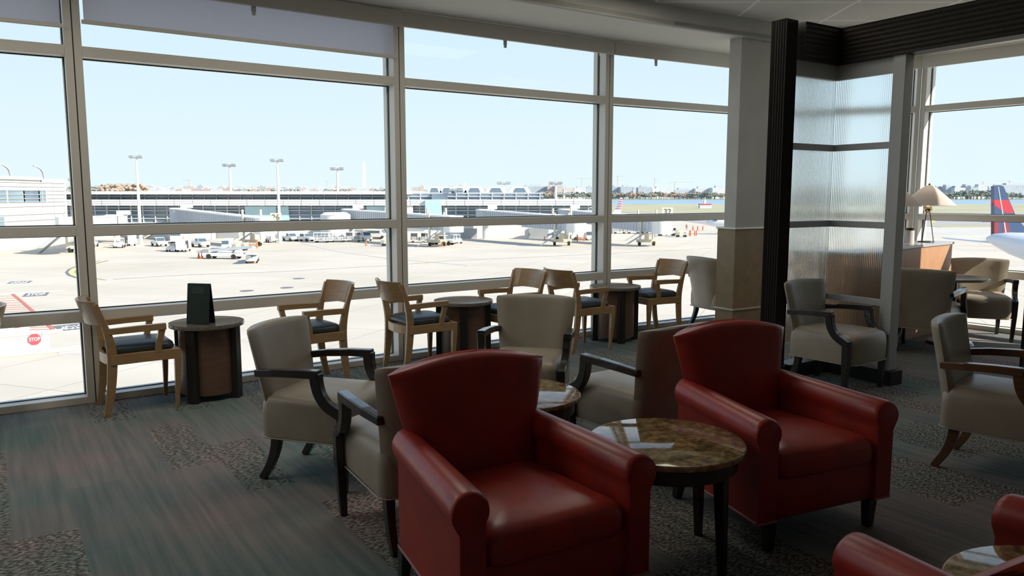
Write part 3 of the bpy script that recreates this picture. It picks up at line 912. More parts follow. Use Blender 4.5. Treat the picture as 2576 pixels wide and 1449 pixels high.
def lamp(label, loc):
    t = thing('table_lamp', label, 'lamp', loc)
    bm = bmesh.new(); n = 32
    loft(bm, [[(q*math.cos(2*PI*i/n), q*math.sin(2*PI*i/n), z) for i in range(n)] for (q, z) in ((.085, 0), (.09, .004), (.085, .012), (.02, .016))])
    bm_obj('base', bm, M['darkmetal'], t, smooth=True)
    for k in range(3):
        a = R(90 + 120*k)
        bm = bmesh.new(); cyl(bm, (.078*math.cos(a), .078*math.sin(a), .012), (.022*math.cos(a), .022*math.sin(a), .36), .0045, n=8)
        bm_obj('leg', bm, M['darkmetal'], t, smooth=True)
    bm = bmesh.new(); ball(bm, (0, 0, .385), .048, sub=3); bm_obj('ball', bm, M['brass'], t, smooth=True)
    bm = bmesh.new(); cyl(bm, (0, 0, .42), (0, 0, .665), .006, n=8); ball(bm, (0, 0, .67), .012); bm_obj('stem', bm, M['darkmetal'], t, smooth=True)
    bm = bmesh.new(); n = 40
    prof = [(.285, .425), (.289, .430), (.20, .520), (.10, .612), (.045, .652), (.012, .662), (.012, .658), (.045, .645), (.10, .606), (.20, .512), (.280, .431)]
    loft(bm, [[(q*math.cos(2*PI*i/n), q*math.sin(2*PI*i/n), z) for i in range(n)] for (q, z) in prof], cap=False)
    bm_obj('lamp_shade', bm, M['shade'], t, smooth=True)
    ld = bpy.data.lights.new('bulb', 'POINT'); ld.energy = .8; ld.color = (1, .88, .72); ld.shadow_soft_size = .03
    lo = bpy.data.objects.new('bulb', ld); COL.objects.link(lo); lo.parent = t; lo.location = (0, 0, .54)
    return t
l1 = DA + d*2.39 + n*.17; l2 = DA + d*1.45 + n*.17
lp = lamp('tripod table lamp with conical shade on the right end of the divider', (l1.x, l1.y, 1.05))
dup(lp, (l2.x, l2.y, 1.05), 0, 'tripod table lamp partly hidden behind the white screen post')
cn_ = DA + d*2.0 + n*.2
t = thing('canister', 'small grey canister on the divider beside the white screen post', 'canister', (cn_.x, cn_.y, 1.05))
bm = bmesh.new(); cyl(bm, (0, 0, 0), (0, 0, .15), .055, .05, n=20); bm_obj('body', bm, M['card'], t, smooth=True)
bm = bmesh.new(); cyl(bm, (0, 0, .15), (0, 0, .175), .053, n=20); bm_obj('lid', bm, M['darkmetal'], t, smooth=True)

t = thing('round_table', 'round dark-topped table between the shadowed armchair and pale armchair', 'table', (4.74, 8.30, 0))
bm = bmesh.new(); n_ = 48
loft(bm, [[(q*math.cos(2*PI*i/n_), q*math.sin(2*PI*i/n_), z) for i in range(n_)] for (q, z) in ((.33, .695), (.345, .70), (.348, .715), (.34, .725))])
bm_obj('tabletop', bm, M['granite_dark'], t, smooth=True)
bm = bmesh.new(); cyl(bm, (0, 0, .03), (0, 0, .695), .05, n=20); bm_obj('pedestal', bm, M['ebony'], t, smooth=True)
bm = bmesh.new(); cyl(bm, (0, 0, 0), (0, 0, .03), .24, .22, n=32); bm_obj('foot', bm, M['ebony'], t, smooth=True)

# unseen fill lights added above the view to brighten window frames and carpet
M['lens'] = mat('fill_lens', (.8, .8, .78), .5, emit=((1, .93, .82), .25))
for (x, y, e) in ((-4.4, 3.0, 9), (-2.7, 4.1, 8), (-.8, 5.5, 8), (1.4, 6.7, 6), (-4.6, .8, 4.5), (4.6, 6.4, 2.0)):
    t = thing('fill_light', 'square fill light added above the lounge, outside the view', 'fill light', (x, y, CEIL-.002), R(34), 'added fill lights above the view')
    bm = bmesh.new(); box(bm, -.6, .6, -.6, .6, -.02, 0); bm_obj('frame', bm, M['white_metal'], t)
    bm = bmesh.new(); box(bm, -.56, .56, -.56, .56, -.026, -.02); bm_obj('fill_diffuser', bm, M['lens'], t)
    ld = bpy.data.lights.new('fill_lamp', 'AREA'); ld.energy = e; ld.size = 1.1; ld.color = (1, .93, .82)
    lo = bpy.data.objects.new('fill_lamp', ld); COL.objects.link(lo); lo.parent = t; lo.location = (0, 0, -.03)
# ================================================================== OUTSIDE
GZ = -9.0
def quad_obj(name, pts, z, m, thick=.3, kind='structure'):
    bm = bmesh.new(); prism(bm, pts, z-thick, z)
    o = bm_obj(name, bm, m)
    if kind: o['kind'] = kind
    return o
quad_obj('apron', [(-400, 8), (700, 8), (700, 420), (-400, 420)], GZ, M['apron'], 1.0)
quad_obj('taxiway', [(60, 335), (900, 335), (900, 450), (60, 450)], GZ+.06, M['asphalt'], .2)
quad_obj('taxiway', [(70, 272), (900, 272), (900, 322), (70, 322)], GZ+.06, M['asphalt'], .2)
quad_obj('taxiway', [(96, 205), (700, 205), (700, 246), (110, 246)], GZ+.06, M['lightasph'], .2)
quad_obj('grass_verge', [(140, 254), (800, 254), (800, 272), (140, 272)], GZ+.08, M['grass'], .2)
quad_obj('grass_field', [(-600, 450), (2600, 450), (2600, 905), (-600, 905)], GZ+.02, M['grass'], 1.0)
quad_obj('river', [(-2500, 880), (5200, 880), (5200, 1760), (-2500, 1760)], GZ-.4, M['water'], 1.0)
quad_obj('far_bank', [(-6000, 1740), (9000, 1740), (9000, 9000), (-6000, 9000)], GZ+.3, M['land'], 2.0)
quad_obj('land_side', [(-3000, 420), (-400, 420), (-400, 1740), (-3000, 1740)], GZ-.1, M['land'], 1.0)
# building we stand in, below the floor
bm = bmesh.new(); prism(bm, [(-7.4, 2.6), *offset(W, -.05), (6.9, 6.9), (6.9, -4.8), (-7.4, -4.8)], GZ, -.36)
struct(bm_obj('lower_storey', bm, M['offwhite']))

# ---------------------------------------------------------------- ground markings
def text_mesh(name, txt, size, m, ext=.01):
    cu = bpy.data.curves.new(name, 'FONT'); cu.body = txt; cu.size = size; cu.extrude = ext; cu.align_x = 'CENTER'; cu.align_y = 'CENTER'
    cu.offset = size*.018
    tmp = bpy.data.objects.new(name, cu); COL.objects.link(tmp)
    dg = bpy.context.evaluated_depsgraph_get(); dg.update()
    me = bpy.data.meshes.new_from_object(tmp.evaluated_get(dg))
    bpy.data.objects.remove(tmp)
    o = bpy.data.objects.new(name, me); COL.objects.link(o)
    me.materials.clear(); me.materials.append(m)
    return o

def stop_mark(p0, p1, p2, flip, label):
    """p0 left-bottom, p1 right-bottom, p2 left-top pixels of the grey patch"""
    a = Vector(G(*p0, GZ)); b = Vector(G(*p1, GZ)); c = Vector(G(*p2, GZ))
    ux = b - a; w = ux.length; ux.normalize(); h = max(2.2, abs((c-a).dot(Vector((-ux.y, ux.x)))))
    ctr = a + ux*w/2 + Vector((-ux.y, ux.x))*h/2
    t = thing('stop_marking', label, 'road marking', (ctr.x, ctr.y, GZ), math.atan2(ux.y, ux.x), 'painted stop markings')
    bm = bmesh.new(); box(bm, -w/2, w/2, -h/2, h/2, .0, .02); bm_obj('patch', bm, M['mark_grey'], t)
    o = text_mesh('lettering', 'STOP', 1, M['mark_white']); o.parent = t
    o.location = (0, 0, .02); o.scale = (w*.80/2.55, h*.62/.72, 1); o.rotation_euler = (0, 0, PI if flip else 0)
stop_mark((16, 714), (72, 712), (14, 709), True, 'small upside-down painted stop marking, farthest of the three')
stop_mark((55, 747), (117, 744), (49, 739), False, 'upright painted stop marking right of the red hatching')
stop_mark((155, 833), (231, 825), (143, 820), True, 'large upside-down painted stop marking nearest the window')

def ribbon(name, pts, w, m, label, cat, z=.03, group=None):
    P_ = [Vector(G(*p, GZ)) for p in pts]
    bm = bmesh.new(); rings = []
    for i, p in enumerate(P_):
        t = (P_[min(i+1, len(P_)-1)] - P_[max(i-1, 0)]).normalized(); nn = Vector((-t.y, t.x))
        a = p + nn*w/2; b = p - nn*w/2
        rings.append([(a.x, a.y, GZ), (b.x, b.y, GZ), (b.x, b.y, GZ+z), (a.x, a.y, GZ+z)])
    loft(bm, rings)
    return tag(bm_obj(name, bm, m), label, cat, group)
cur = [(262, 656), (236, 662), (205, 669), (186, 677), (179, 685), (186, 692), (204, 698), (228, 702), (252, 706)]
ribbon('taxi_line', cur, 1.5, M['mark_grey'], 'dark border of the curved yellow guide line at left', 'road marking', .02)
ribbon('taxi_line', cur, .75, M['mark_yellow'], 'curved yellow guide line painted on the apron at left', 'road marking', .035)
ribbon('white_line', [(0, 717), (60, 716), (130, 713)], .28, M['mark_white'], 'thin white line under the farthest stop marking', 'road marking')
ribbon('white_line', [(0, 740), (162, 731)], .28, M['mark_white'], 'thin white line above the upright stop marking', 'road marking')
ribbon('white_line', [(104, 840), (232, 829)], .38, M['mark_white'], 'white bar below the nearest stop marking', 'road marking')
ribbon('white_line', [(148, 890), (240, 881)], .38, M['mark_white'], 'white bar right of the nearer stop barrier', 'road marking')
ribbon('red_line', [(32, 740), (60, 763), (100, 798), (139, 834)], .30, M['mark_red'], 'slanting red line bounding the red hatching', 'road marking')
hb = bmesh.new()
for k in range(17):
    v = 745 + k*5.6; ue = 32 + (v-740)*1.15
    a = Vector(G(-40, v+1.5, GZ)); b = Vector(G(ue, v, GZ)); dd = (b-a); L_ = dd.length; dd.normalize(); nn = Vector((-dd.y, dd.x))
    obox(hb, a, dd, nn, 0, L_, -.05, .05, GZ, GZ+.025)
tag(bm_obj('red_hatching', hb, M['mark_red']), 'thin red hatching painted left of the upright stop marking', 'road marking')
ribbon('pavement_seam', [(285, 703), (470, 692), (700, 684), (980, 668), (1130, 657), (1490, 640), (1790, 625)], .16, M['mark_grey'], 'long dark pavement seam running across the whole apron', 'seam')
ribbon('pavement_seam', [(760, 612), (850, 633), (990, 652), (1180, 668)], .5, M['lightasph'], 'faint grey patch line slanting right across the apron', 'seam')
ribbon('yellow_stripe', [(1044, 662), (1080, 663)], .9, M['mark_yellow'], 'faded short yellow stripe right of the middle mullion', 'road marking')
for (u, v, lb) in ((735, 727, 'round drain cover right of the other two'), (722, 724, ''), (621, 732, ''),):
    pass
def drain(u, v, lb):
    x, y = G(u, v, GZ); bm = bmesh.new(); cyl(bm, (x, y, GZ), (x, y, GZ+.03), .75, n=20)
    tag(bm_obj('drain_cover', bm, M['mark_grey']), lb, 'drain cover', 'drain covers')
drain(752, 701, 'dark round drain cover farthest out of the three near the wide pane centre')
drain(722, 724, 'dark round drain cover in the middle of three near the wide pane centre')
drain(621, 732, 'dark round drain cover leftmost of three near the wide pane centre')

# ---------------------------------------------------------------- stop barriers
def octagon_sign(parent, x, z, y, r):
    bm = bmesh.new(); pts = [(r*math.cos(PI/8+i*PI/4), r*math.sin(PI/8+i*PI/4)) for i in range(8)]
    loft(bm, [[(x+p[0], y, z+p[1]) for p in pts], [(x+p[0], y-.04, z+p[1]) for p in pts]])
    o = bm_obj('stop_sign', bm, M['redp'], parent)
    tx = text_mesh('lettering', 'STOP', r*.82, M['mark_white'], .012); tx.parent = o
    tx.rotation_euler = (PI/2, 0, 0); tx.location = (x, y-.05, z)
    tx.scale = (.82, 1, 1)
def barrier(a, b, label, hgt=1.15):
    A = Vector(G(*a, GZ)); B = Vector(G(*b, GZ)); dd = B-A; L_ = dd.length
    t = thing('road_barrier', label, 'barrier', (A.x, A.y, GZ), math.atan2(dd.y, dd.x))
    bm = bmesh.new()
    prof = [(-.30, 0), (.30, 0), (.30, .12), (.14, .40), (.10, hgt), (-.10, hgt), (-.14, .40), (-.30, .12)]
    loft(bm, [[(s, p[0], p[1]) for p in prof] for s in (0, L_)])
    bm_obj('wall', bm, M['white'], t)
    bm = bmesh.new(); box(bm, -.2, L_+2.2, -.55, .55, 0, .16); bm_obj('kerb', bm, M['concrete'], t, bevel=.05)
    return t, L_
b1, L1 = barrier((-60, 903), (126, 885), 'white barrier with red octagonal sign nearer the window at left')
octagon_sign(b1, L1-.85, .98, -.16, .40)
bm = bmesh.new(); cyl(bm, (L1-.35, 0, 1.15), (L1-.35, 0, 1.42), .07, n=10); bm_obj('beacon', bm, M['lgrey'], b1)
b2, L2 = barrier((-60, 852), (75, 841), 'white barrier with red octagonal sign just below the lower transom at far left')
octagon_sign(b2, L2-.75, .98, -.16, .40)

# ---------------------------------------------------------------- left terminal block
XF = -98.0
t = thing('terminal_block', 'white panelled terminal block with ribbon windows at the far left', 'building', (0, 0, 0))
bm = bmesh.new(); box(bm, -140, XF, 90, 172, GZ, 4.6); bm_obj('wall', bm, M['offwhite'], t)
bm = bmesh.new(); box(bm, -141, XF+.5, 89, 163, 4.6, 5.2); bm_obj('roof', bm, M['cream'], t)
bm = bmesh.new(); box(bm, -141, XF+.1, 163, 172.6, 4.2, 4.9); bm_obj('roof', bm, M['offwhite'], t)
bm = bmesh.new()
for z in (4.0, 3.2, 2.4, 1.6, .8, .1, -.8, -2.4, -3.6, -5.2): box(bm, XF-.1, XF+.18, 90, 171.5, z, z+.14)
bm_obj('sun_rail', bm, M['rail'], t)
def ribbonwin(y0, y1, z0, z1, dark):
    bm = bmesh.new(); box(bm, XF-.2, XF+.04, y0, y1, z0, z1); w = bm_obj('window', bm, M['wglass'] if dark else M['pglass'], t)
    bm = bmesh.new(); k = max(1, int((y1-y0)/5))
    for j in range(k+1): box(bm, XF, XF+.16, y0+(y1-y0)*j/k-.09, y0+(y1-y0)*j/k+.09, z0, z1)
    bm_obj('window_bar', bm, M['white'], w)
ribbonwin(120, 157, .0, 2.6, False); ribbonwin(157, 162, .0, 2.6, True); ribbonwin(162, 164.5, .0, 2.6, False); ribbonwin(110, 150.5, -6.0, -2.6, False)
bm = bmesh.new(); box(bm, XF-.1, XF+.12, 163, 163.25, -1, 4.6); box(bm, XF-.1, XF+.1, 167, 167.2, -5, 4.2)
bm_obj('panel_joint', bm, M['rail'], t)
for (yy, hh) in ((128, 5), (134, 4.5), (150, 6), (141, 3)):
    bm = bmesh.new(); cyl(bm, (XF-6, yy, 5), (XF-6, yy, 5+hh), .08, .05, n=6); tag(bm_obj('antenna', bm, M['lgrey']), 'thin antenna standing on the roof of the left terminal block', 'antenna', 'antennas on the left terminal roof')
for (yy, lb) in ((155, 'curved dark vent pipe on the terminal roof, left one'), (166, 'curved dark vent pipe on the terminal roof, right one')):
    bm = bmesh.new(); P_ = smoothpts([(XF-1, yy, 4.8), (XF-1, yy-.6, 6.6), (XF-1, yy-2.2, 7.4), (XF-1, yy-3.4, 7.5)], 4); sweep(bm, P_, .3, .3, Vector((1, 0, 0)))
    tag(bm_obj('vent_pipe', bm, M['grey']), lb, 'pipe')
bm = bmesh.new()
P0 = Vector(G(-20, 634, GZ)); P1 = Vector(G(128, 614, GZ)); dd, nn, L_ = seg(P0, P1)
obox(bm, P0, dd, nn, 0, L_, 0, .6, GZ, GZ+3.2); struct(bm_obj('perimeter_wall', bm, M['offwhite']))
bm = bmesh.new(); obox(bm, P0, dd, nn, 0, L_, -.6, 0, GZ, GZ+.7); struct(bm_obj('perimeter_kerb', bm, M['concrete']))

# ---------------------------------------------------------------- long pier
D0 = 190.0
def zz(v): return ZAT(v, D0)
def xx(u): return (u-1288)/F*D0*1.0
t = thing('terminal_pier', 'long low white airport pier with ribbon windows across the apron', 'building', (0, 0, 0))
X0, X1, X2 = -117.0, xx(1368), xx(1492)
def pbox(name, m, x0, x1, y0, y1, z0, z1, par=t, bevel=0):
    bm = bmesh.new(); box(bm, x0, x1, y0, y1, z0, z1); return bm_obj(name, bm, m, par, bevel=bevel)
pbox('roof', M['offwhite'], X0, xx(1034), D0-1, D0+34, zz(489), zz(481))
pbox('roof', M['offwhite'], xx(1034), X1, D0+6, D0+34, zz(491)-.1, zz(484.5))
pbox('fascia_band', M['white'], X0, X2, D0-.6, D0+30, zz(517), zz(502))
pbox('upper_glazing', M['wglass'], X0, X1, D0+3, D0+30, zz(502)+.0, zz(487))
pbox('lower_glazing', M['wglass'], X0, X2, D0+1.5, D0+28, zz(560), zz(517))
pbox('ground_wall', M['offwhite'], X0, X2, D0+.8, D0+29, GZ, zz(560))
bars = []
bm = bmesh.new(); x = X0
while x < X2:
    box(bm, x-.09, x+.09, D0+1.2, D0+1.6, zz(560), zz(517))
    if x < X1: box(bm, x-.09, x+.09, D0+2.6, D0+3.1, zz(502), zz(487))
    x += 2.95
bm_obj('window_bar', bm, M['white'], t)
bm = bmesh.new()
for v in (523, 530, 541, 550): box(bm, X0, X2, D0+1.2, D0+1.6, zz(v)-.07, zz(v)+.07)
for v in (494,): box(bm, X0, X1, D0+2.6, D0+3.1, zz(v)-.09, zz(v)+.09)
bm_obj('window_rail', bm, M['white'], t)
bm = bmesh.new(); x = X0
while x < X2:
    box(bm, x-.04, x+.04, D0-.64, D0-.6, zz(517), zz(502)); x += 4.4
for v in (507, 512): box(bm, X0, X2, D0-.64, D0-.6, zz(v)-.03, zz(v)+.03)
bm_obj('panel_joint', bm, M['rail'], t)
for (u0, u1) in ((616, 634), (634, 694), (706, 726), (922, 970)):
    pbox('blue_panel', M['bglass'], xx(u0), xx(u1), D0+1.0, D0+1.5, zz(556), zz(519))
for (u0, u1, v0, v1) in ((545, 600, 598, 575), (486, 528, 604, 583), (700, 770, 600, 580), (870, 960, 600, 578), (1160, 1200, 600, 575), (1330, 1380, 600, 574)):
    pbox('bay_door', M['white'] if u0 in (486, 700) else M['grey'], xx(u0), xx(u1), D0+.4, D0+.8, GZ, zz(v1))
pbox('end_wall', M['offwhite'], xx(970), xx(1040), D0-.3, D0+.9, zz(560), zz(517))
pbox('corner_glass', M['bglass'], xx(1072), xx(1112), D0-1.2, D0+.9, zz(552), zz(503))
pbox('corner_glass', M['wglass'], xx(1086), xx(1126), D0+1.2, D0+3.4, zz(502), zz(487))
# roof dormers
def dormer(u, w, lb):
    tt = thing('roof_dormer', lb, 'dormer', (xx(u)*1.05, D0+14, zz(486)), 0, 'white skylight dormers on the pier roof')
    w = w*D0/F; bm = bmesh.new(); h = 1.75
    pr = [(-w*.62, 0), (w*.62, 0), (w*.36, h), (-w*.36, h)]
    loft(bm, [[(p[0], 0, p[1]) for p in pr], [(p[0]*.9, 9, p[1]*.95) for p in pr]]); bm_obj('shell', bm, M['white'], tt)
    bm = bmesh.new(); pr = [(-w*.34, .25), (w*.34, .25), (w*.22, h*.78), (-w*.22, h*.78)]
    loft(bm, [[(p[0], -.12, p[1]) for p in pr], [(p[0], .05, p[1]) for p in pr]]); bm_obj('window', bm, M['wglass'], tt)
for k, u in enumerate((1090, 1122, 1153, 1192, 1247, 1308)):
    dormer(u, (34, 34, 36, 48, 50, 52)[k], 'white trapezoid skylight on the pier roof, %s from the left' % ('first', 'second', 'third', 'fourth', 'fifth', 'last')[k])
pbox_r = thing('roof_hump', 'low white curved roof visible behind the dark-edged left pane of the pier', 'roof', (xx(1010), D0+20, zz(483)))
bpy.data.objects.remove(pbox_r)

# ---------------------------------------------------------------- jet bridges
def jet_bridge(p0, p1, label, sign=None):
    """p0=(u,v_top,D) rotunda, p1=(u,v_top,D) cab"""
    z0 = ZAT(p0[1], p0[2]); z1 = ZAT(p1[1], p1[2])
    A = Vector((XAT(p0[0], p0[1], p0[2]), p0[2], z0)); B = Vector((XAT(p1[0], p1[1], p1[2]), p1[2], z1))
    t = thing('jet_bridge', label, 'jet bridge', (A.x, A.y, GZ))
    A0 = Vector((0, 0, A.z-GZ)); B0 = Vector((B.x-A.x, B.y-A.y, B.z-GZ)); ax = (B0-A0); L_ = ax.length; ax.normalize()
    side = Vector((-ax.y, ax.x, 0)).normalized(); up = ax.cross(side)*-1
    if up.z < 0: up = -up
    bm = bmesh.new(); cyl(bm, (0, 0, A0.z-3.3), (0, 0, A0.z), 2.3, n=24); bm_obj('rotunda', bm, M['lgrey'], t, smooth=True)
    bm = bmesh.new(); cyl(bm, (0, 0, A0.z), (0, 0, A0.z+.3), 2.5, 2.2, n=24); cyl(bm, (0, 0, 0), (0, 0, A0.z-3.3), .7, n=14); box(bm, .6, 2.8, -1, 1, A0.z+.3, A0.z+1.2); bm_obj('rotunda_roof', bm, M['white'], t)
    for k, (f0, f1, w, h) in enumerate(((.03, .55, 1.35, 2.7), (.50, .97, 1.55, 3.0))):
        bm = bmesh.new(); a = A0 + ax*L_*f0; b = A0 + ax*L_*f1
        def ring(p): return [p+side*w, p-side*w, p-side*w-up*h, p+side*w-up*h]
        loft(bm, [ring(a), ring(b)])
        nr = int(L_*(f1-f0)/.85)
        for j in range(nr):
            c = a + (b-a)*((j+.5)/nr); e = .13
            loft(bm, [[c-ax*e+side*(w+.1), c-ax*e-side*(w+.1), c-ax*e-side*(w+.1)-up*(h-.2), c-ax*e+side*(w+.1)-up*(h-.2)],
                      [c+ax*e+side*(w+.1), c+ax*e-side*(w+.1), c+ax*e-side*(w+.1)-up*(h-.2), c+ax*e+side*(w+.1)-up*(h-.2)]])
        bm_obj('tunnel', bm, M['lgrey'], t)
        bm = bmesh.new(); loft(bm, [[p+side*(w+.15)+up*.1, p-side*(w+.15)+up*.1, p-side*(w+.15)-up*.15, p+side*(w+.15)-up*.15] for p in (a, b)]); bm_obj('tunnel_roof', bm, M['white'], t)
    bm = bmesh.new(); c = B0; cyl(bm, (c.x, c.y, c.z-3.2), (c.x, c.y, c.z+.1), 2.1, n=20); bm_obj('cab', bm, M['white'], t, smooth=True)
    bm = bmesh.new(); g = A0 + ax*L_*.86
    for s in (-1, 1): cyl(bm, g+side*s*1.9+Vector((0, 0, .6)), Vector((g.x+side.x*s*1.9, g.y+side.y*s*1.9, .8)), .22, n=10)
    box(bm, g.x-2.1, g.x+2.1, g.y-.5, g.y+.5, .7, 1.3); box(bm, g.x-.4, g.x+.4, g.y-.4, g.y+.4, 1.2, 2.6)
    bm_obj('lift_column', bm, M['cream'], t)
    for s in (-1, 1):
        bm = bmesh.new(); cyl(bm, (g.x+s*1.5-.25, g.y, .6), (g.x+s*1.5+.25, g.y, .6), .6, n=20); bm_obj('wheel', bm, M['tyre'], t)
    bm = bmesh.new(); h0 = B0 + ax*(-3) + side*2.2
    sd = side if side.y < 0 else -side
    p = B0 - ax*2.6 + sd*1.9
    st = [p + Vector((0, 0, -3.1)), p + Vector((-4.2, 0, -(p.z-.2)))]
    sweep(bm, [st[0], st[1]], .9, .18, Vector((0, 1, 0))); sweep(bm, [st[0]+Vector((0, -.45, .95)), st[1]+Vector((0, -.45, .95))], .05, .05, Vector((0, 1, 0))); sweep(bm, [st[0]+Vector((0, .45, .95)), st[1]+Vector((0, .45, .95))], .05, .05, Vector((0, 1, 0)))
    bm_obj('stair', bm, M['grey'], t)
    if sign:
        su, sv, sD = sign[1]
        x, z = XAT(su, sv, sD)-A.x, ZAT(sv, sD)-GZ
        bm = bmesh.new(); box(bm, x-1.1, x+1.1, sD-A.y-.1, sD-A.y+.1, z-.9, z+.9); sg = bm_obj('gate_sign', bm, M['cream'], t)
        bm = bmesh.new(); cyl(bm, (x, sD-A.y+.2, 3.0), (x, sD-A.y+.2, z-.5), .1, n=8); bm_obj('sign_post', bm, M['cream'], t)
        tx = text_mesh('lettering', sign[0], 1.6, M['mark_grey'], .02); tx.parent = sg; tx.rotation_euler = (PI/2, 0, 0); tx.location = (x, sD-A.y-.13, z)
    for s in (-1, 1):
        q = A0 + ax*L_*.86; bm = bmesh.new(); cyl(bm, (q.x+s*1.9, q.y, q.z-1), (q.x+s*1.9, q.y, q.z+1.5), .3, .22, n=8); bm_obj('yellow_jack', bm, M['cream'], t)
jet_bridge((292, 543, 176), (172, 547, 138), 'white jet bridge by the left terminal block showing gate number 24', ('24', (196, 541, 150)))
jet_bridge((452, 526, 187), (668, 549, 158), 'ribbed grey jet bridge in the middle of the wide pane with gate number 26', ('26', (694, 547, 158)))
jet_bridge((883, 528, 187), (1140, 544, 158), 'ribbed grey jet bridge passing behind the middle mullion')
jet_bridge((1221, 529, 187), (1450, 545, 160), 'ribbed grey jet bridge right of the middle mullion')
jet_bridge((1428, 528, 184), (1665, 549, 160), 'ribbed grey jet bridge seen either side of the right mullion', ('32', (1679, 533, 162)))
bm = bmesh.new(); x, y = G(845, 606, GZ); cyl(bm, (0, 0, 0), (0, 0, 6.0), 3.4, n=28); cyl(bm, (0, 0, 6.0), (0, 0, 6.6), 3.5, 2.4, n=28)
t = thing('storage_tank', 'white round tank roofed structure left of the middle mullion beyond the carts', 'tank', (x, 180, GZ)); bm_obj('shell', bm, M['offwhite'], t, smooth=True)

# ---------------------------------------------------------------- light masts, monument, cranes
def mast(u, vt, vb, label, D=None, group='apron light masts'):
    if D is None: D = G(u, vb, GZ)[1]
    x = XAT(u, vt, D); zt = ZAT(vt, D)
    t = thing('light_mast', label, 'light mast', (x, D, GZ), 0, group)
    hgt = zt-GZ
    bm = bmesh.new(); cyl(bm, (0, 0, 0), (0, 0, hgt-.6), .42*D/180, .22*D/180, n=12); bm_obj('pole', bm, M['white'], t, smooth=True)
    k = D/180.0
    bm = bmesh.new(); box(bm, -1.5*k, 1.5*k, -.1, .1, hgt-1.1*k, hgt-.9*k); cyl(bm, (0, 0, hgt-.8*k), (0, 0, hgt+.4*k), .06*k, n=6); bm_obj('crossbar', bm, M['lgrey'], t)
    for dx in (-1.3, -.7, .7, 1.3):
        bm = bmesh.new(); box(bm, dx*k-.28*k, dx*k+.28*k, -.5*k, .3*k, hgt-.95*k, hgt-.45*k, mtx=None); bm_obj('floodlight', bm, M['grey'], t)
mast(342, 386, 605, 'tall light mast in the left half of the wide pane', 168)
mast(577, 407, 605, 'slender light mast standing behind the pier roof, left of the next one', 260)
mast(697, 395, 605, 'tall light mast in the right half of the wide pane', 172)
mast(848, 416, 600, 'slender light mast left of the white obelisk', 280)
mast(190, 444, 600, 'short light mast beside the left terminal block', 330)
mast(988, 408, 600, 'light mast mostly hidden behind the middle mullion', 260)
mast(1267, 452, 600, 'light mast in front of the pier dormers', 210)
mast(1398, 452, 600, 'light mast beyond the end of the pier roof', 260)
mast(1419, 478, 600, 'thin light mast beside the trees left of the right mullion', 420)
mast(1148, 470, 600, 'low light mast by the pier corner glazing', 195)
x = XAT(917, 480, 4200)
t = thing('obelisk', 'tall white stone obelisk on the skyline beyond the pier', 'monument', (x, 4200, GZ))
h_ = ZAT(404, 4200)-GZ; b_ = 9.0
bm = bmesh.new(); loft(bm, [[(sx*b_*1.7*.6, sy*b_*1.02, 0) for sx, sy in ((1, 1), (-1, 1), (-1, -1), (1, -1))], [(sx*b_*.66, sy*b_*.66, h_-18) for sx, sy in ((1, 1), (-1, 1), (-1, -1), (1, -1))], [(sx*.3, sy*.3, h_) for sx, sy in ((1, 1), (-1, 1), (-1, -1), (1, -1))]])
bm_obj('shaft', bm, M['stone'], t)
x = XAT(936, 480, 3600)
t = thing('domed_memorial', 'low white dome on the skyline at the foot of the obelisk', 'monument', (x, 3600, GZ))
z0 = ZAT(484, 3600)-GZ
bm = bmesh.new(); cyl(bm, (0, 0, 0), (0, 0, z0), 26, n=28); bm_obj('drum', bm, M['stone'], t)
bm = bmesh.new(); ball(bm, (0, 0, z0), 21, (1, 1, .75), sub=3); bm_obj('dome', bm, M['stone'], t, smooth=True)
def church(u, vt, D, label):
    x = XAT(u, vt, D); h = ZAT(vt, D)-GZ; bm = bmesh.new(); box(bm, -5, 5, -5, 5, 0, h-16)
    loft(bm, [[(5, 5, h-16), (-5, 5, h-16), (-5, -5, h-16), (5, -5, h-16)], [(.3, .3, h), (-.3, .3, h), (-.3, -.3, h), (.3, -.3, h)]])
    tag(bm_obj('clock_tower', bm, M['offwhite']), label, 'tower').location = (x, D, GZ)
church(1171, 457, 3000, 'small pointed tower on the skyline above the pier dormers')

def crane(u, vt, D, jl, jr, label, tilt=0):
    x = XAT(u, vt, D); h = ZAT(vt, D)-GZ
    t = thing('tower_crane', label, 'crane', (x, D, GZ), 0, 'construction cranes on the skyline'); k = D/F
    bm = bmesh.new(); box(bm, -.8*k*.8, .8*k*.8, -1, 1, 0, h); bm_obj('mast', bm, M['crane'], t)
    bm = bmesh.new(); vs = box(bm, -jl*k, jr*k, -.8, .8, h-3*k*.6, h-3*k*.6+.9*k); bmesh.ops.transform(bm, matrix=Matrix.Translation((0, 0, h)) @ Matrix.Rotation(tilt, 4, 'Y') @ Matrix.Translation((0, 0, -h)), verts=vs)
    bm_obj('jib', bm, M['crane'], t)
crane(1463, 448, 2500, 12, 28, 'crane with a level jib left of the right mullion', -.05)
crane(1554, 442, 2500, 8, 17, 'crane with red jib just right of the right mullion', -.03)
crane(1647, 449, 2500, 3, 9, 'small crane between the two wider cranes right of the right mullion')
crane(1697, 458, 2500, 14, 45, 'long-jib crane left of the square column', -.04)
crane(2473, 457, 2600, 2, 12, 'crane left of the dark-tailed aircraft fin', -.02)
crane(2500, 462, 2600, 11, 2, 'short crane immediately above the aircraft fin')
crane(2540, 454, 2600, 35, 14, 'long-jib crane right of the aircraft fin', .02)
crane(823, 455, 3300, 5, 3, 'tiny crane left of the white obelisk')
crane(475, 453, 3300, 16, 5, 'tiny crane on the skyline above the left half of the pier')

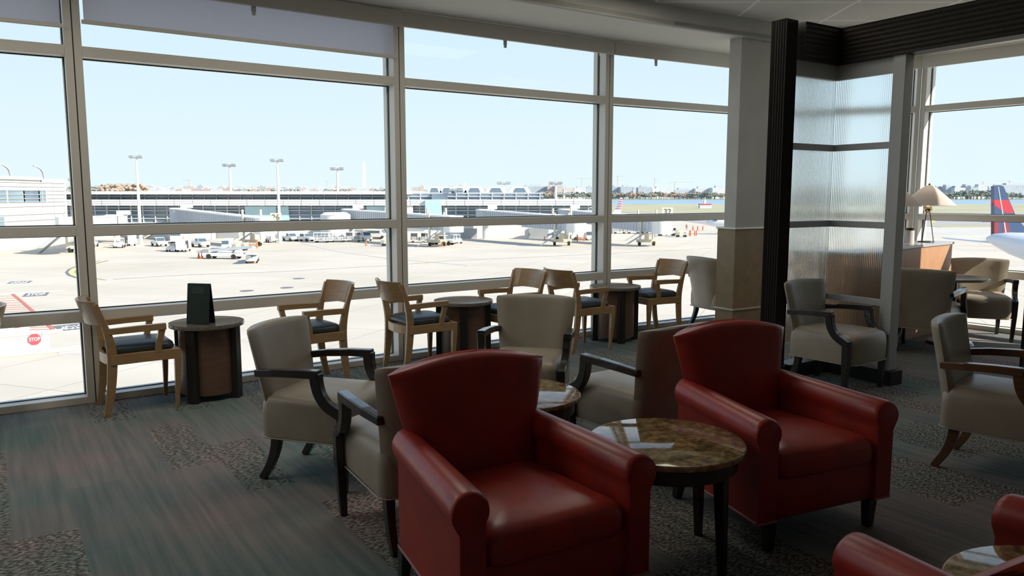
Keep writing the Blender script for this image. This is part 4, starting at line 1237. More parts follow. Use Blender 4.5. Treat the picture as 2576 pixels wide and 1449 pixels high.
# ---------------------------------------------------------------- skyline buildings
rng = random.Random(11)
def city(u0, u1, vt0, vt1, D, n, mats, group, label, wpx=(10, 26)):
    protos = []
    u = u0
    while u < u1:
        w = rng.uniform(*wpx); vt = rng.uniform(vt0, vt1); DD = D
        x = XAT(u+w/2, vt, DD); z = ZAT(vt, DD); W_ = w*DD/F
        bm = bmesh.new(); box(bm, -W_/2, W_/2, 0, 35, 0, z-GZ)
        if rng.random() < .6: box(bm, -W_*.25, W_*.15, 8, 20, z-GZ, z-GZ+4)
        o = bm_obj('city_building', bm, rng.choice(mats)); o.location = (x, DD, GZ)
        tag(o, label, 'building', group)
        u += w*1.03
city(185, 1010, 466, 474, 3100, 0, [BM[0], BM[0], BM[2], BM[1]], 'far white city blocks left', 'far pale city building on the skyline above the pier roof')
city(185, 1010, 472, 479, 2500, 0, [BM[0], BM[0], BM[3]], 'nearer white city blocks left', 'low pale city building just above the pier roof')
city(1036, 1330, 466, 478, 2600, 0, [BM[0], BM[1], BM[2]], 'city blocks behind the dormers', 'pale city building on the skyline behind the roof dormers')
def cb(u0, u1, vt, D, m, label):
    x = XAT((u0+u1)/2, vt, D); W_ = (u1-u0)*D/F; z = ZAT(vt, D)
    t = thing('office_building', label, 'building', (x, D, GZ))
    bm = bmesh.new(); box(bm, -W_/2, W_/2, 0, 40, 0, z-GZ); bm_obj('wall', bm, m, t)
    bm = bmesh.new(); box(bm, -W_*.3, W_*.2, 8, 25, z-GZ, z-GZ+5); bm_obj('roof_plant', bm, M['lgrey'], t)
cb(1322, 1378, 469, 2150, BM[1], 'bluish grey office block right of the last dormer')
cb(1377, 1398, 468, 2120, BM[3], 'brick office block right of the bluish grey one')
cb(1399, 1416, 467, 2100, BM[2], 'rose coloured office block beside a light mast')
cb(1418, 1444, 475, 2130, BM[2], 'tan office block left of the right mullion')
cb(1445, 1476, 473, 2160, BM[0], 'white office block under the level crane jib')
cb(1477, 1502, 471, 2200, BM[1], 'dark roofed office block touching the right mullion')
cb(1540, 1560, 470, 2160, BM[1], 'grey office block just right of the right mullion')
cb(1562, 1592, 470, 2120, BM[1], 'wide grey office block under the red crane')
cb(1593, 1604, 476, 2200, BM[0], 'small white block between two grey office blocks')
cb(1606, 1639, 471, 2110, BM[1], 'blue-grey office block under the small crane')
cb(1641, 1696, 474, 2130, BM[0], 'pale office block left of the long-jib crane')
cb(1698, 1748, 477, 2180, BM[1], 'low grey office block under the long jib')
cb(1750, 1790, 474, 2160, BM[0], 'white office block left of the square column')
cb(1793, 1840, 472, 2120, BM[0], 'white office block cut off by the square column')
cb(2355, 2378, 473, 2160, BM[2], 'tan block right of the lamp shade on the skyline')
cb(2380, 2400, 469, 2140, BM[1], 'grey-blue office block between the lamp and the fin')
cb(2402, 2429, 472, 2120, BM[0], 'bright white office block between the lamp and the fin')
cb(2431, 2441, 468, 2160, BM[3], 'narrow brick block left of the white office blocks')
cb(2443, 2459, 471, 2120, BM[1], 'grey block with white corner left of the fin')
cb(2461, 2485, 468, 2130, BM[0], 'white office block nearest left of the fin')
cb(2488, 2503, 472, 2190, BM[1], 'dark glass block directly behind the fin tip')
cb(2520, 2600, 465, 2180, BM[1], 'large grey office block right of the aircraft fin')
cb(2290, 2320, 474, 2190, BM[1], 'grey block left of the lamp shade on the skyline')

# ---------------------------------------------------------------- trees
def tree_proto(m, seed, sparse=False):
    r = random.Random(seed); t = thing('tree', 'tree', 'tree', (0, 0, 0))
    bm = bmesh.new(); cyl(bm, (0, 0, 0), (0, 0, .5), .035, .02, n=8)
    for k in range(4):
        a = r.uniform(0, 2*PI); cyl(bm, (0, 0, .3), (.18*math.cos(a), .18*math.sin(a), .62), .014, .006, n=6)
    bm_obj('trunk', bm, M['bark'], t)
    bm = bmesh.new()
    for k in range(60):
        a = r.uniform(0, 2*PI); q = r.uniform(0, .36)**1; z = .38 + r.uniform(0, .5)
        q *= (1.1 - abs(z-.58)*1.2)
        ball(bm, (q*math.cos(a), q*math.sin(a), z), r.uniform(.05, .11), (1, 1, .85), sub=1)
    for v in bm.verts: v.co += Vector((r.uniform(-1, 1), r.uniform(-1, 1), r.uniform(-1, 1)))*.014
    bm_obj('crown', bm, m, t)
    return t
TP = [tree_proto(LEAF[i], 20+i) for i in range(5)]
used = [False]*5
TL = ['green leafy tree in the wooded far river bank', 'olive brown tree in the wooded far river bank', 'orange autumn tree in the wooded far river bank', 'pale olive tree in the wooded far river bank', 'dark green tree in the wooded far river bank']
def put_tree(u, vt, vb, D, pool, kind=None, label=None, group=None):
    i = kind if kind is not None else rng.choice(pool)
    x = XAT(u, vb, D); h = ZAT(vt, D)-GZ
    lb = label or TL[i]; gp = group or ('river bank trees %s' % ('a', 'b', 'c', 'd', 'e')[i])
    gp = group or TL[i] + 's'
    if not used[i]:
        o = TP[i]; used[i] = True; o.location = (x, D, GZ); o['label'] = lb; o['group'] = gp
    else:
        o = dup(TP[i], (x, D, GZ), rng.uniform(0, 6.28), lb, gp)
    s = h/.93; o.scale = (s*rng.uniform(1.0, 1.5), s*rng.uniform(.9, 1.3), s)
u = 1352
while u < 1850:
    for row in (0, 1):
        put_tree(u+rng.uniform(-5, 5), rng.uniform(483, 489) - row*1.5, 503, 1790+row*70+rng.uniform(-15, 15), [0, 1, 1, 3, 3, 4, 2])
    u += rng.uniform(7, 11)
u = 2296
while u < 2590:
    for row in (0, 1):
        tp = 479 if 2400 < u < 2500 else 485
        put_tree(u+rng.uniform(-5, 5), tp+rng.uniform(-1, 5) - row*1, 505, 1790+row*70+rng.uniform(-15, 15), [0, 0, 3, 4, 4, 1])
    u += rng.uniform(8, 12)
u = 262
while u < 350:
    put_tree(u, rng.uniform(462, 468), 480, 900+rng.uniform(-40, 40), [1, 2, 3], label=None); u += rng.uniform(6, 9)
u = 183
while u < 222:
    put_tree(u, rng.uniform(464, 470), 480, 900+rng.uniform(-40, 40), [1, 3, 4]); u += rng.uniform(6, 9)
for (a, b) in ((600, 660), (690, 760), (825, 880), (950, 1000)):
    u = a
    while u < b:
        put_tree(u, rng.uniform(474, 477), 480, 1300+rng.uniform(-60, 60), [1, 3, 4]); u += rng.uniform(7, 11)

# ---------------------------------------------------------------- vehicles
def wheels(t, xs, y, r, w=.25):
    for x in xs:
        for s in (-1, 1):
            bm = bmesh.new(); cyl(bm, (x, s*y-w/2, r), (x, s*y+w/2, r), r, n=16); bm_obj('wheel', bm, M['tyre'], t)
def wedge(bm, prof, w, mi=0):
    loft(bm, [[(p[0], -w, p[1]) for p in prof], [(p[0], w, p[1]) for p in prof]], mi=mi)
def pickup():
    t = thing('pickup_truck', 'x', 'pickup truck')
    bm = bmesh.new(); wedge(bm, [(-2.7, .5), (2.7, .5), (2.7, 1.05), (1.3, 1.15), (-2.7, 1.15)], .95); bm_obj('body', bm, M['white'], t, bevel=.06)
    bm = bmesh.new(); wedge(bm, [(-.6, 1.15), (1.35, 1.15), (.75, 1.85), (-.45, 1.85)], .85); bm_obj('cab', bm, M['white'], t, bevel=.05)
    bm = bmesh.new(); wedge(bm, [(.80, 1.76), (1.36, 1.2), (1.40, 1.2), (.84, 1.78)], .78); box(bm, -.35, .75, -.87, .87, 1.25, 1.72); bm_obj('windscreen', bm, M['vglass'], t)
    bm = bmesh.new(); box(bm, 2.68, 2.74, -.6, .6, .65, .95); bm_obj('grille', bm, M['grey'], t)
    wheels(t, (-1.7, 1.7), .85, .4); return t
def van():
    t = thing('van', 'x', 'van')
    bm = bmesh.new(); wedge(bm, [(-2.7, .45), (2.7, .45), (2.7, 1.1), (1.9, 1.3), (1.3, 2.1), (-2.7, 2.15)], .98); bm_obj('body', bm, M['white'], t, bevel=.08)
    bm = bmesh.new(); wedge(bm, [(1.36, 2.0), (1.90, 1.36), (1.96, 1.36), (1.42, 2.02)], .82); bm_obj('windscreen', bm, M['vglass'], t)
    for s in (-1, 1):
        bm = bmesh.new(); box(bm, -2.3, 1.1, s*.99-.01, s*.99+.01, 1.35, 1.85); bm_obj('side_window', bm, M['vglass'], t)
    wheels(t, (-1.7, 1.7), .88, .4); return t
def stepvan():
    t = thing('box_truck', 'x', 'truck')
    bm = bmesh.new(); box(bm, -4.2, 2.4, -1.2, 1.2, .7, 3.3); wedge(bm, [(2.4, .6), (3.6, .6), (3.6, 1.5), (2.9, 1.7), (2.5, 3.0), (2.4, 3.0)], 1.1); bm_obj('body', bm, M['white'], t, bevel=.08)
    bm = bmesh.new(); wedge(bm, [(2.60, 2.85), (2.95, 1.8), (3.0, 1.8), (2.66, 2.87)], .98); bm_obj('windscreen', bm, M['vglass'], t)
    wheels(t, (-2.8, 2.6), 1.05, .48, .3); return t
def tug():
    t = thing('baggage_tractor', 'x', 'tractor')
    bm = bmesh.new(); box(bm, -1.5, 1.5, -.8, .8, .35, .95); box(bm, .5, 1.5, -.7, .7, .95, 1.15); bm_obj('body', bm, M['white'], t, bevel=.08)
    bm = bmesh.new()
    for x in (-1.2, .5):
        for s in (-1, 1): box(bm, x-.04, x+.04, s*.7-.04, s*.7+.04, .95, 1.85)
    box(bm, -1.3, .6, -.78, .78, 1.85, 1.95); bm_obj('canopy', bm, M['white'], t)
    bm = bmesh.new(); box(bm, -.9, -.3, -.6, .6, .95, 1.3); bm_obj('bench_seat', bm, M['grey'], t, bevel=.03)
    wheels(t, (-1.0, 1.0), .78, .36, .22); return t
def cart(cage):
    t = thing('baggage_cart', 'x', 'baggage cart')
    bm = bmesh.new(); box(bm, -1.7, 1.7, -.85, .85, .45, .6); box(bm, 1.7, 2.4, -.06, .06, .4, .5); bm_obj('deck', bm, M['white'], t)
    bm = bmesh.new(); box(bm, -1.75, 1.75, -.9, .9, 2.15, 2.28)
    for x in (-1.68, 1.68):
        for s in (-1, 1): box(bm, x-.06, x+.06, s*.82-.05, s*.82+.05, .6, 2.15)
    if cage:
        for s in (-1, 1):
            for x in (-.85, 0, .85): box(bm, x-.03, x+.03, s*.84-.02, s*.84+.02, .6, 2.15)
            for z in (1.1, 1.6): box(bm, -1.7, 1.7, s*.84-.02, s*.84+.02, z-.03, z+.03)
    else:
        box(bm, -1.72, -1.64, -.85, .85, .6, 2.15); box(bm, 1.64, 1.72, -.85, .85, .6, 2.15); box(bm, -1.7, -.2, .80, .86, .6, 2.15)
    bm_obj('frame', bm, M['white'], t)
    bm = bmesh.new(); box(bm, -1.5, -.3, -.6, .6, .6, 1.4); box(bm, .0, 1.1, -.5, .6, .6, 1.2); bm_obj('load', bm, M['lgrey'] if cage else M['grey'], t, bevel=.05)
    wheels(t, (-1.2, 1.2), .7, .25, .15); return t
def loader(raised):
    t = thing('belt_loader', 'x', 'belt loader')
    bm = bmesh.new(); box(bm, -3.4, 3.4, -.95, .95, .45, 1.0); box(bm, 2.4, 3.5, -.95, -.1, 1.0, 1.5); bm_obj('chassis', bm, M['white'], t, bevel=.08)
    bm = bmesh.new(); a = R(-20 if raised else -5)
    vs = box(bm, -5.0, 5.0, -.5, .5, 0, .25) + box(bm, -5, 5, -.58, -.5, 0, .45) + box(bm, -5, 5, .5, .58, 0, .45)
    bmesh.ops.transform(bm, matrix=Matrix.Translation((.3, .2, 2.6 if raised else 1.35)) @ Matrix.Rotation(a, 4, 'Y'), verts=vs); bm_obj('conveyor', bm, M['lgrey'], t)
    bm = bmesh.new(); cyl(bm, (-2.2, .2, 1), (-1.2, .2, 2.0 if raised else 1.2), .1, n=8); cyl(bm, (1.4, .2, 1), (1.8, .2, 3.0 if raised else 1.4), .1, n=8); box(bm, -3.3, -2.2, -.9, -.1, 1.0, 1.6); bm_obj('lift_strut', bm, M['grey'], t)
    wheels(t, (-2.2, 2.2), .9, .42, .25); return t
def gpu():
    t = thing('power_cart', 'x', 'ground power cart')
    bm = bmesh.new(); box(bm, -1.4, 1.4, -.75, .75, .5, 1.5); box(bm, -1.0, .2, -.6, .6, 1.5, 1.8); bm_obj('body', bm, M['cream'], t, bevel=.08)
    bm = bmesh.new(); cyl(bm, (-.9, -.8, 1.0), (-.9, -.78, 1.0), .35, n=16); cyl(bm, (.8, -.8, 1.1), (.8, -.78, 1.1), .3, n=16); box(bm, 1.4, 2.1, -.05, .05, .5, .6); bm_obj('hose_reel', bm, M['grey'], t)
    wheels(t, (-.9, .9), .7, .32, .2); return t
def container():
    t = thing('cargo_container', 'x', 'container')
    bm = bmesh.new(); box(bm, -2.6, 2.6, -1.2, 1.2, .15, 2.6); bm_obj('box', bm, M['white'], t, bevel=.05)
    bm = bmesh.new(); box(bm, -2.62, 2.62, -1.22, 1.22, 0, .15); 
    for s in (-1, 1): box(bm, s*2.6-.05, s*2.6+.05, -1.25, 1.25, .15, 2.65)
    bm_obj('frame', bm, M['lgrey'], t); return t
def cone():
    t = thing('traffic_cone', 'x', 'traffic cone')
    bm = bmesh.new(); cyl(bm, (0, 0, .05), (0, 0, 1.0), .22, .05, n=14); bm_obj('cone', bm, M['orange'], t, smooth=True)
    bm = bmesh.new(); box(bm, -.3, .3, -.3, .3, 0, .05); bm_obj('base', bm, M['orange'], t); return t
def barricade():
    t = thing('barricade', 'x', 'barricade')
    for s in (-1, 1):
        bm = bmesh.new(); box(bm, s*.8-.12, s*.8+.12, -.12, .12, 0, 1.5); bm_obj('post', bm, M['orange'], t)
    bm = bmesh.new(); box(bm, -.8, .8, -.05, .05, .7, .9); bm_obj('rail', bm, M['orange'], t); return t
PROTO = {'pickup': pickup, 'van': van, 'step': stepvan, 'tug': tug, 'cart': lambda: cart(True), 'bcart': lambda: cart(False), 'belt': lambda: loader(False), 'belt_up': lambda: loader(True), 'gpu': gpu, 'cont': container, 'cone': cone, 'barr': barricade}
made = {}
def put(kind, u, v, deg, label, scale=1.0):
    x, y = G(u, v, GZ); y += 1.0
    if kind not in made:
        o = PROTO[kind](); made[kind] = o; o['label'] = label; o.location = (x, y, GZ); o.rotation_euler = (0, 0, R(deg))
    else:
        o = dup(made[kind], (x, y, GZ), R(deg), label)
    o.scale = (scale,)*3
    return o
put('tug', 224, 622, -80, 'white baggage tractor behind the left mullion')
put('tug', 294, 624, -75, 'white baggage tractor just right of the left mullion')
put('bcart', 318, 619, -40, 'open baggage cart behind the tractor right of the left mullion')
put('pickup', 395, 620, -50, 'white pickup with dark windscreen left of the big box truck')
put('step', 440, 612, -70, 'tall white box truck behind two small carts')
put('cont', 506, 604, 0, 'white cargo container behind the rack pickup')
put('tug', 429, 633, -80, 'white cart left of its twin in front of the box truck')
put('bcart', 457, 634, -85, 'tall white cart right of its twin in front of the box truck')
put('pickup', 499, 622, -45, 'white pickup with a roof rack right of the big box truck')
put('step', 567, 628, -80, 'white truck seen head-on behind the long belt loader', .62)
put('gpu', 600, 631, 0, 'pale power cart beside the orange barricade')
put('barr', 632, 626, 20, 'orange barricade behind the tilted belt loader')
put('belt', 558, 652, -8, 'long low white belt loader parked sideways behind the menu card')
put('belt', 630, 661, -75, 'white belt loader pointing at the window with its grey belt up', .85)
put('cone', 494, 651, 0, 'yellowish traffic cone left of the long belt loader')
put('cone', 502, 652, 0, 'orange traffic cone touching the tail of the long belt loader')
put('tug', 678, 610, -60, 'white tractor at the foot of the light mast in the wide pane')
put('pickup', 728, 607, -50, 'white pickup, left one of the pair right of the light mast')
put('pickup', 762, 608, -30, 'white pickup, right one of the pair right of the light mast')
put('cart', 808, 611, 0, 'left caged baggage cart of the row in the wide pane')
put('cart', 847, 610, 0, 'middle caged baggage cart of the row in the wide pane')
put('bcart', 887, 609, 10, 'right-hand closed baggage cart of the row in the wide pane')
put('van', 915, 606, -60, 'dark-windowed white van partly behind the baggage cart row')
put('van', 945, 602, -10, 'white passenger van left of the middle mullion', 1.1)
put('step', 978, 600, -80, 'white truck touching the middle mullion', .75)
put('gpu', 974, 620, 0, 'low white service cart left of the middle mullion')
put('cone', 919, 619, 0, 'orange traffic cone in front of the white passenger van')
put('bcart', 1051, 611, 5, 'left baggage cart just right of the middle mullion')
put('bcart', 1077, 611, 5, 'right baggage cart just right of the middle mullion')
put('pickup', 1112, 617, -20, 'small white flatbed truck right of the middle mullion', 1.1)
put('tug', 1146, 613, -60, 'white tractor behind the small flatbed truck')
put('cone', 1111, 621, 0, 'orange traffic cone before the small flatbed truck')
put('cart', 1214, 597, 0, 'baggage cart at the left of the far tractor train')
put('tug', 1240, 598, 0, 'white tractor in the middle of the far tractor train')
put('pickup', 1285, 598, -10, 'white pickup at the right end of the far tractor train', 1.1)
put('cont', 1262, 594, 0, 'white container behind the far tractor train')
put('belt_up', 1425, 605, 0, 'belt loader with raised conveyor left of the right mullion')
put('gpu', 1422, 608, 0, 'cream power cart under the raised conveyor')
put('step', 1482, 604, -90, 'white truck standing behind the right mullion', .7)
put('barr', 1462, 608, 10, 'orange barricade left of the right mullion')
put('cone', 1370, 605, 0, 'orange traffic cone left of the raised belt loader')
put('bcart', 1560, 588, 0, 'left baggage cart right of the right mullion')
put('bcart', 1595, 588, 0, 'second baggage cart right of the right mullion')
put('belt_up', 1636, 588, 0, 'belt loader with raised conveyor right of the right mullion')
put('tug', 1637, 590, 0, 'white tractor under the raised conveyor right of the right mullion')
put('pickup', 1684, 580, -10, 'farther white pickup left of the orange posts')
put('pickup', 1679, 594, 0, 'nearer white pickup with two workers beside it')
put('gpu', 1716, 597, 0, 'cream power cart right of the nearer white pickup')
for (u, v, s) in ((1745, 580, 'left'), (1757, 580, 'middle'), (1770, 580, 'right')):
    put('barr', u, v, 70, 'orange barricade near the square column, %s of the far three' % s, .8)
put('barr', 1738, 594, 70, 'orange barricade beside the cream power cart, left one', .9)
put('barr', 1752, 594, 60, 'orange barricade beside the cream power cart, right one', .9)
# passenger stair
x, y = G(380, 604, GZ)
t = thing('boarding_stair', 'cream boarding stair leaning against the pier left of the box truck', 'stair', (x, y+4, GZ))
bm = bmesh.new(); sweep(bm, [(-3.2, 0, .3), (2.4, 0, 3.3)], 1.4, .3, Vector((0, 1, 0))); box(bm, 2.3, 3.6, -.8, .8, 3.1, 3.3); bm_obj('flight', bm, M['cream'], t)
for s in (-.7, .7):
    bm = bmesh.new(); sweep(bm, [(-3.2, s, 1.4), (2.4, s, 4.3), (3.6, s, 4.3)], .06, .08, Vector((0, 1, 0)));
    for k in range(7): box(bm, -3.2+k*.93-.03, -3.2+k*.93+.03, s-.03, s+.03, .3+k*.5, 1.4+k*.48)
    bm_obj('handrail', bm, M['cream'], t)
bm = bmesh.new(); box(bm, 2.6, 3.4, -.7, .7, 0, 3.1); bm_obj('support', bm, M['offwhite'], t)

# workers
def person(u, v, deg, label, arms=.3):
    x, y = G(u, v, GZ)
    t = thing('person', label, 'person', (x, y, GZ), R(deg))
    def skin(name, verts, edges, rad, m):
        me = bpy.data.meshes.new(name); me.from_pydata(verts, edges, []); me.update()
        o = bpy.data.objects.new(name, me); COL.objects.link(o); o.parent = t; me.materials.append(m)
        md = o.modifiers.new('skin', 'SKIN'); 
        if not me.skin_vertices: pass
        for i, r_ in enumerate(rad): me.skin_vertices[0].data[i].radius = (r_, r_)
        me.skin_vertices[0].data[0].use_root = True
        s_ = o.modifiers.new('sub', 'SUBSURF'); s_.levels = 1; s_.render_levels = 1
        return o
    V_ = [(0, 0, .95), (0, 0, 1.2), (0, 0, 1.43), (0, 0, 1.53), (0, .01, 1.66), (0, .01, 1.76),
          (-.10, 0, .90), (-.12, .04, .50), (-.13, -.02, .08), (-.13, .12, .04),
          (.10, 0, .90), (.12, -.04, .50), (.14, -.08, .08), (.14, .06, .04),
          (-.20, 0, 1.40), (-.27, .02, 1.13), (-.24, .02+arms*.6, .92+arms*.3), (-.24, .06+arms*.8, .88+arms*.35),
          (.20, 0, 1.40), (.28, -.02, 1.13), (.27, .08, .90), (.27, .12, .82)]
    E_ = [(0, 1), (1, 2), (2, 3), (3, 4), (4, 5), (0, 6), (6, 7), (7, 8), (8, 9), (0, 10), (10, 11), (11, 12), (12, 13), (2, 14), (14, 15), (15, 16), (16, 17), (2, 18), (18, 19), (19, 20), (20, 21)]
    rd = [.14, .14, .15, .06, .10, .08, .09, .065, .045, .04, .09, .065, .045, .04, .07, .05, .04, .035, .07, .05, .04, .035]
    try:
        me = bpy.data.meshes.new('body'); me.from_pydata(V_, E_, []); me.update()
        o = bpy.data.objects.new('body', me); COL.objects.link(o); o.parent = t; me.materials.append(M['navy'])
        md = o.modifiers.new('skin', 'SKIN')
        sv = me.attributes
        bm = bmesh.new(); bm.from_mesh(me); lay = bm.verts.layers.skin.verify(); bm.verts.ensure_lookup_table()
        for i, v_ in enumerate(bm.verts): v_[lay].radius = (rd[i], rd[i]); v_[lay].use_root = (i == 0)
        bm.to_mesh(me); bm.free()
        s_ = o.modifiers.new('sub', 'SUBSURF'); s_.levels = 1; s_.render_levels = 1
    except Exception as ex:
        print('person', ex)
    bm = bmesh.new(); loft(bm, [[(q*.26*math.cos(a), q2*.20*math.sin(a), z) for a in [2*PI*i/14 for i in range(14)]] for (q, q2, z) in ((.8, .95, .92), (.78, .95, 1.1), (.9, 1.05, 1.3), (.85, 1.0, 1.44), (.45, .6, 1.5))]); bm_obj('safety_vest', bm, M['orange'], t, smooth=True)
    bm = bmesh.new(); ball(bm, (0, .01, 1.67), .11, (.85, 1, 1.15)); ball(bm, (0, .12, 1.66), .02, sub=1); bm_obj('head', bm, M['skin'], t, smooth=True)
    bm = bmesh.new(); ball(bm, (0, 0, 1.73), .115, (.9, 1, .7)); bm_obj('cap', bm, M['navy'], t, smooth=True)
person(1645, 599, 20, 'person in orange vest standing left of the nearer white pickup')
person(1677, 594, 160, 'person in orange vest at the door of the nearer white pickup', .5)
person(1727, 578, 0, 'person in orange vest on the open apron near the square column')

# ---------------------------------------------------------------- aircraft
# striped tail beyond the jet bridge
x = XAT(1556, 515, 215)
t = thing('aircraft_tail', 'small white aircraft tail with red and blue stripes right of the mullion', 'airplane', (x, 215, GZ))
k = 215/F; zt = ZAT(498, 215)-GZ; zb = ZAT(528, 215)-GZ
def fin(z0, z1, c0, c1, m, th=.15):
    # trailing edge right, leading edge left (slanted)
    H_ = zt-zb
    def xr(z): f = (z-zb)/H_; return (7*k - 1*k*0 + f*3*k)
    def xl(z): f = (z-zb)/H_; return (-10*k + f*14*k)
    a0, b0 = xl(z0)+(xr(z0)-xl(z0))*c0, xl(z0)+(xr(z0)-xl(z0))*c1
    a1, b1 = xl(z1)+(xr(z1)-xl(z1))*c0, xl(z1)+(xr(z1)-xl(z1))*c1
    bm = bmesh.new(); loft(bm, [[(a0, -th, z0), (b0, -th, z0), (b1, -th, z1), (a1, -th, z1)], [(a0, th, z0), (b0, th, z0), (b1, th, z1), (a1, th, z1)]]); return bm_obj('stripe' if m != M['fuselage'] else 'fin', bm, m, t)
fin(zb-1.5, zt, 0, 1, M['fuselage'])
for i in range(6):
    z0 = zb + (zt-zb)*(.06+i*.155); z1 = z0 + (zt-zb)*.08
    fin(z0, z1, .05, .5, M['bluep'] if i < 5 else M['redp'], .18); fin(z0, z1, .5, .95, M['redp'], .18)
bm = bmesh.new(); cyl(bm, (-14, 0, zb-3.2), (4, 0, zb-2.2), 1.9, .5, n=20); bm_obj('fuselage', bm, M['fuselage'], t, smooth=True)
bm = bmesh.new(); box(bm, -10, -9.6, -.2, .2, 0, zb-4); box(bm, -2, -1.6, -.1, .1, 0, zb-2.8); bm_obj('landing_gear', bm, M['grey'], t)
# white nose at the column
xn, yn = XAT(1800, 560, 210), 210
zn = ZAT(559, 210)-GZ
t = thing('airplane', 'white aircraft nose poking out from behind the square column', 'airplane', (xn, yn, GZ))
bm = bmesh.new(); n = 24
rings = []
for (xq, r_, dz) in ((-2.6, .1, -.15), (-2.2, .5, -.1), (-1.2, .95, 0), (.4, 1.35, .1), (3, 1.5, .15), (14, 1.5, .15), (19, .5, .6)):
    rings.append([(xq, r_*math.cos(2*PI*i/n), zn+dz+r_*math.sin(2*PI*i/n)) for i in range(n)])
loft(bm, rings); bm_obj('fuselage', bm, M['fuselage'], t, smooth=True)
bm = bmesh.new(); box(bm, -.8, .1, -1.25, 1.25, zn+.35, zn+.75); bm_obj('cockpit_window', bm, M['vglass'], t)
bm = bmesh.new(); cyl(bm, (1, 0, 0), (1, 0, zn-1), .12, n=8); cyl(bm, (1, -.2, .4), (1, .2, .4), .4, n=14); cyl(bm, (9, 0, .0), (9, 0, zn-1), .15, n=8); bm_obj('landing_gear', bm, M['grey'], t)
# parked jet with coloured fin at right
DJ = 62.0
t = thing('jet_airliner', 'parked jet with dark blue and red fin seen beyond the divider lamps', 'airplane', (0, 0, 0))
def jx(u, v, D=DJ): return XAT(u, v, D)
def jz(v, D=DJ): return ZAT(v, D)
def poly_plate(name, px, m, th, D=DJ, dy=0):
    bm = bmesh.new(); pts = [(jx(u, v, D), jz(v, D)) for (u, v) in px]
    loft(bm, [[(p[0], D+dy-th, p[1]) for p in pts], [(p[0], D+dy+th, p[1]) for p in pts]])
    return bm_obj(name, bm, m, t)
poly_plate('fin', [(2497, 468), (2520, 468), (2552, 545), (2590, 592), (2497, 592)], M['tail_blue'], .22)
poly_plate('fin_emblem', [(2497, 503), (2534, 503), (2546, 536), (2527, 536), (2516, 530), (2497, 516)], M['tail_red'], .225)
poly_plate('fin_emblem', [(2497, 542), (2509, 554), (2507, 591), (2497, 591)], M['tail_dred'], .225)
poly_plate('fin_emblem', [(2520, 552), (2530, 556), (2537, 580), (2524, 588), (2518, 588)], M['tail_dred'], .23)
tx = text_mesh('fin_mark', 'CRJ', .3, M['mark_white'], .01)
bpy.data.objects.remove(tx)
poly_plate('rudder_seam', [(2506, 470), (2508, 470), (2528, 586), (2525, 588)], M['lgrey'], .235)
bm = bmesh.new(); n = 28; rings = []
ax0 = Vector((jx(2480, 602), DJ, jz(600))); axd = Vector((.80, -.42, -.10)).normalized()
for (s, r_, dz) in ((0, .08, 0), (.5, .45, .0), (1.6, .85, -.15), (3.5, 1.25, -.35), (6, 1.5, -.45), (9, 1.6, -.3), (26, 1.6, 1.2)):
    c = ax0 + axd*s + Vector((0, 0, dz)); sd = Vector((axd.y, -axd.x, 0)).normalized()
    rings.append([c + sd*r_*math.cos(2*PI*i/n) + Vector((0, 0, 1))*r_*math.sin(2*PI*i/n) for i in range(n)])
loft(bm, rings); bm_obj('fuselage', bm, M['fuselage'], t, smooth=True)
bm = bmesh.new()
wp = [(jx(2370, 600, 66), 66, jz(599, 66)), (jx(2378, 602, 64.5), 64.5, jz(601, 64.5)), (jx(2512, 616), DJ, jz(614)), (jx(2500, 606), DJ+2, jz(608))]
loft(bm, [[Vector(p) for p in wp], [Vector(p)+Vector((0, 0, .12)) for p in wp]]); bm_obj('stabiliser', bm, M['fuselage'], t)
bm = bmesh.new(); cyl(bm, (jx(2560, 640), DJ-5, GZ), (jx(2560, 640), DJ-5, jz(640)), .15, n=8); bm_obj('landing_gear', bm, M['grey'], t)

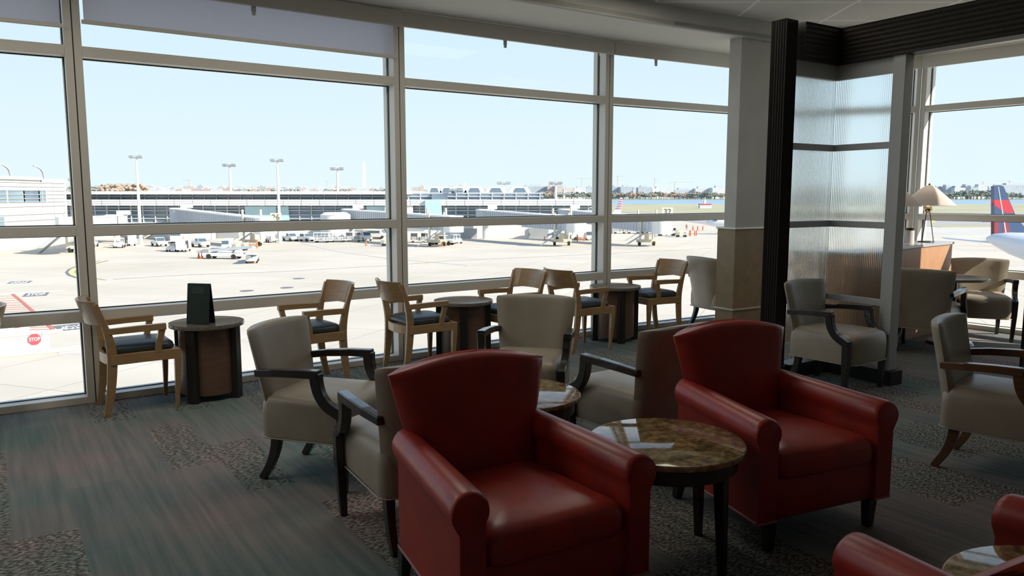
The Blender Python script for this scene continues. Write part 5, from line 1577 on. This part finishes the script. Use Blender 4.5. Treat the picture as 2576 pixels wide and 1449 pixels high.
# small field building, signs, passing objects
x = XAT(1773, 515, 620)
t = thing('airfield_hut', 'small white hut with a red roof and mast on the airfield by the column', 'building', (x, 620, GZ)); k = 620/F
bm = bmesh.new(); box(bm, -14*k, 15*k, -3, 3, 0, 9*k); bm_obj('wall', bm, M['offwhite'], t)
bm = bmesh.new(); box(bm, -14*k, 15*k, -3.4, 3.4, 9*k, 11*k); bm_obj('roof', bm, M['redp'], t)
bm = bmesh.new(); box(bm, -2.5*k, 2.5*k, -1, 1, 9*k, 20*k); cyl(bm, (0, 0, 20*k), (0, 0, 27*k), .4, n=6); bm_obj('mast', bm, M['white'], t)
def airsign(u, v, w, m, label):
    x, y = G(u, v, GZ); k = y/F; bm = bmesh.new(); box(bm, -w*k/2, w*k/2, -.2, .2, .3, .3+5*k)
    for s in (-.4, .4): box(bm, s*w*k-.08, s*w*k+.08, -.1, .1, 0, .3)
    tag(bm_obj('taxiway_sign', bm, m), label, 'sign').location = (x, y, GZ+.08)
airsign(2347, 562, 9, M['yellow'], 'yellow taxiway sign below the table lamp ball')
airsign(2478, 560, 9, M['redp'], 'red taxiway sign left of the dark blue fin')

# ------------------------------------------------------------------ sky, sun, exposure
w = bpy.data.worlds.new('world'); S.world = w; w.use_nodes = True
nt = w.node_tree; nt.nodes.clear()
o = nt.nodes.new('ShaderNodeOutputWorld'); b = nt.nodes.new('ShaderNodeBackground')
tc = nt.nodes.new('ShaderNodeTexCoord'); sp = nt.nodes.new('ShaderNodeSeparateXYZ'); nt.links.new(tc.outputs['Generated'], sp.inputs[0])
r = nt.nodes.new('ShaderNodeValToRGB'); e = r.color_ramp.elements
e[0].position = 0.0; e[0].color = (.78, .90, .97, 1); e[1].position = .9; e[1].color = (.22, .40, .72, 1)
k = e.new(.10); k.color = (.72, .87, .98, 1); k = e.new(.26); k.color = (.60, .78, .96, 1); k = e.new(.5); k.color = (.42, .62, .90, 1)
nt.links.new(sp.outputs['Z'], r.inputs[0]); nt.links.new(r.outputs[0], b.inputs[0]); nt.links.new(b.outputs[0], o.inputs[0])
b.inputs[1].default_value = 0.56
sd = bpy.data.lights.new('sun', 'SUN'); sd.energy = 4.5; sd.angle = R(.6); sd.color = (1, .93, .82)
so = bpy.data.objects.new('sun', sd); COL.objects.link(so)
tosun = Vector((.80, -.34, .50)).normalized()
so.rotation_euler = (-tosun).to_track_quat('-Z', 'Y').to_euler()
S.view_settings.view_transform = 'Standard'; S.view_settings.look = 'None'; S.view_settings.gamma = 1
S.view_settings.exposure = 1.0
try: S.view_settings.use_curve_mapping = False
except Exception: pass
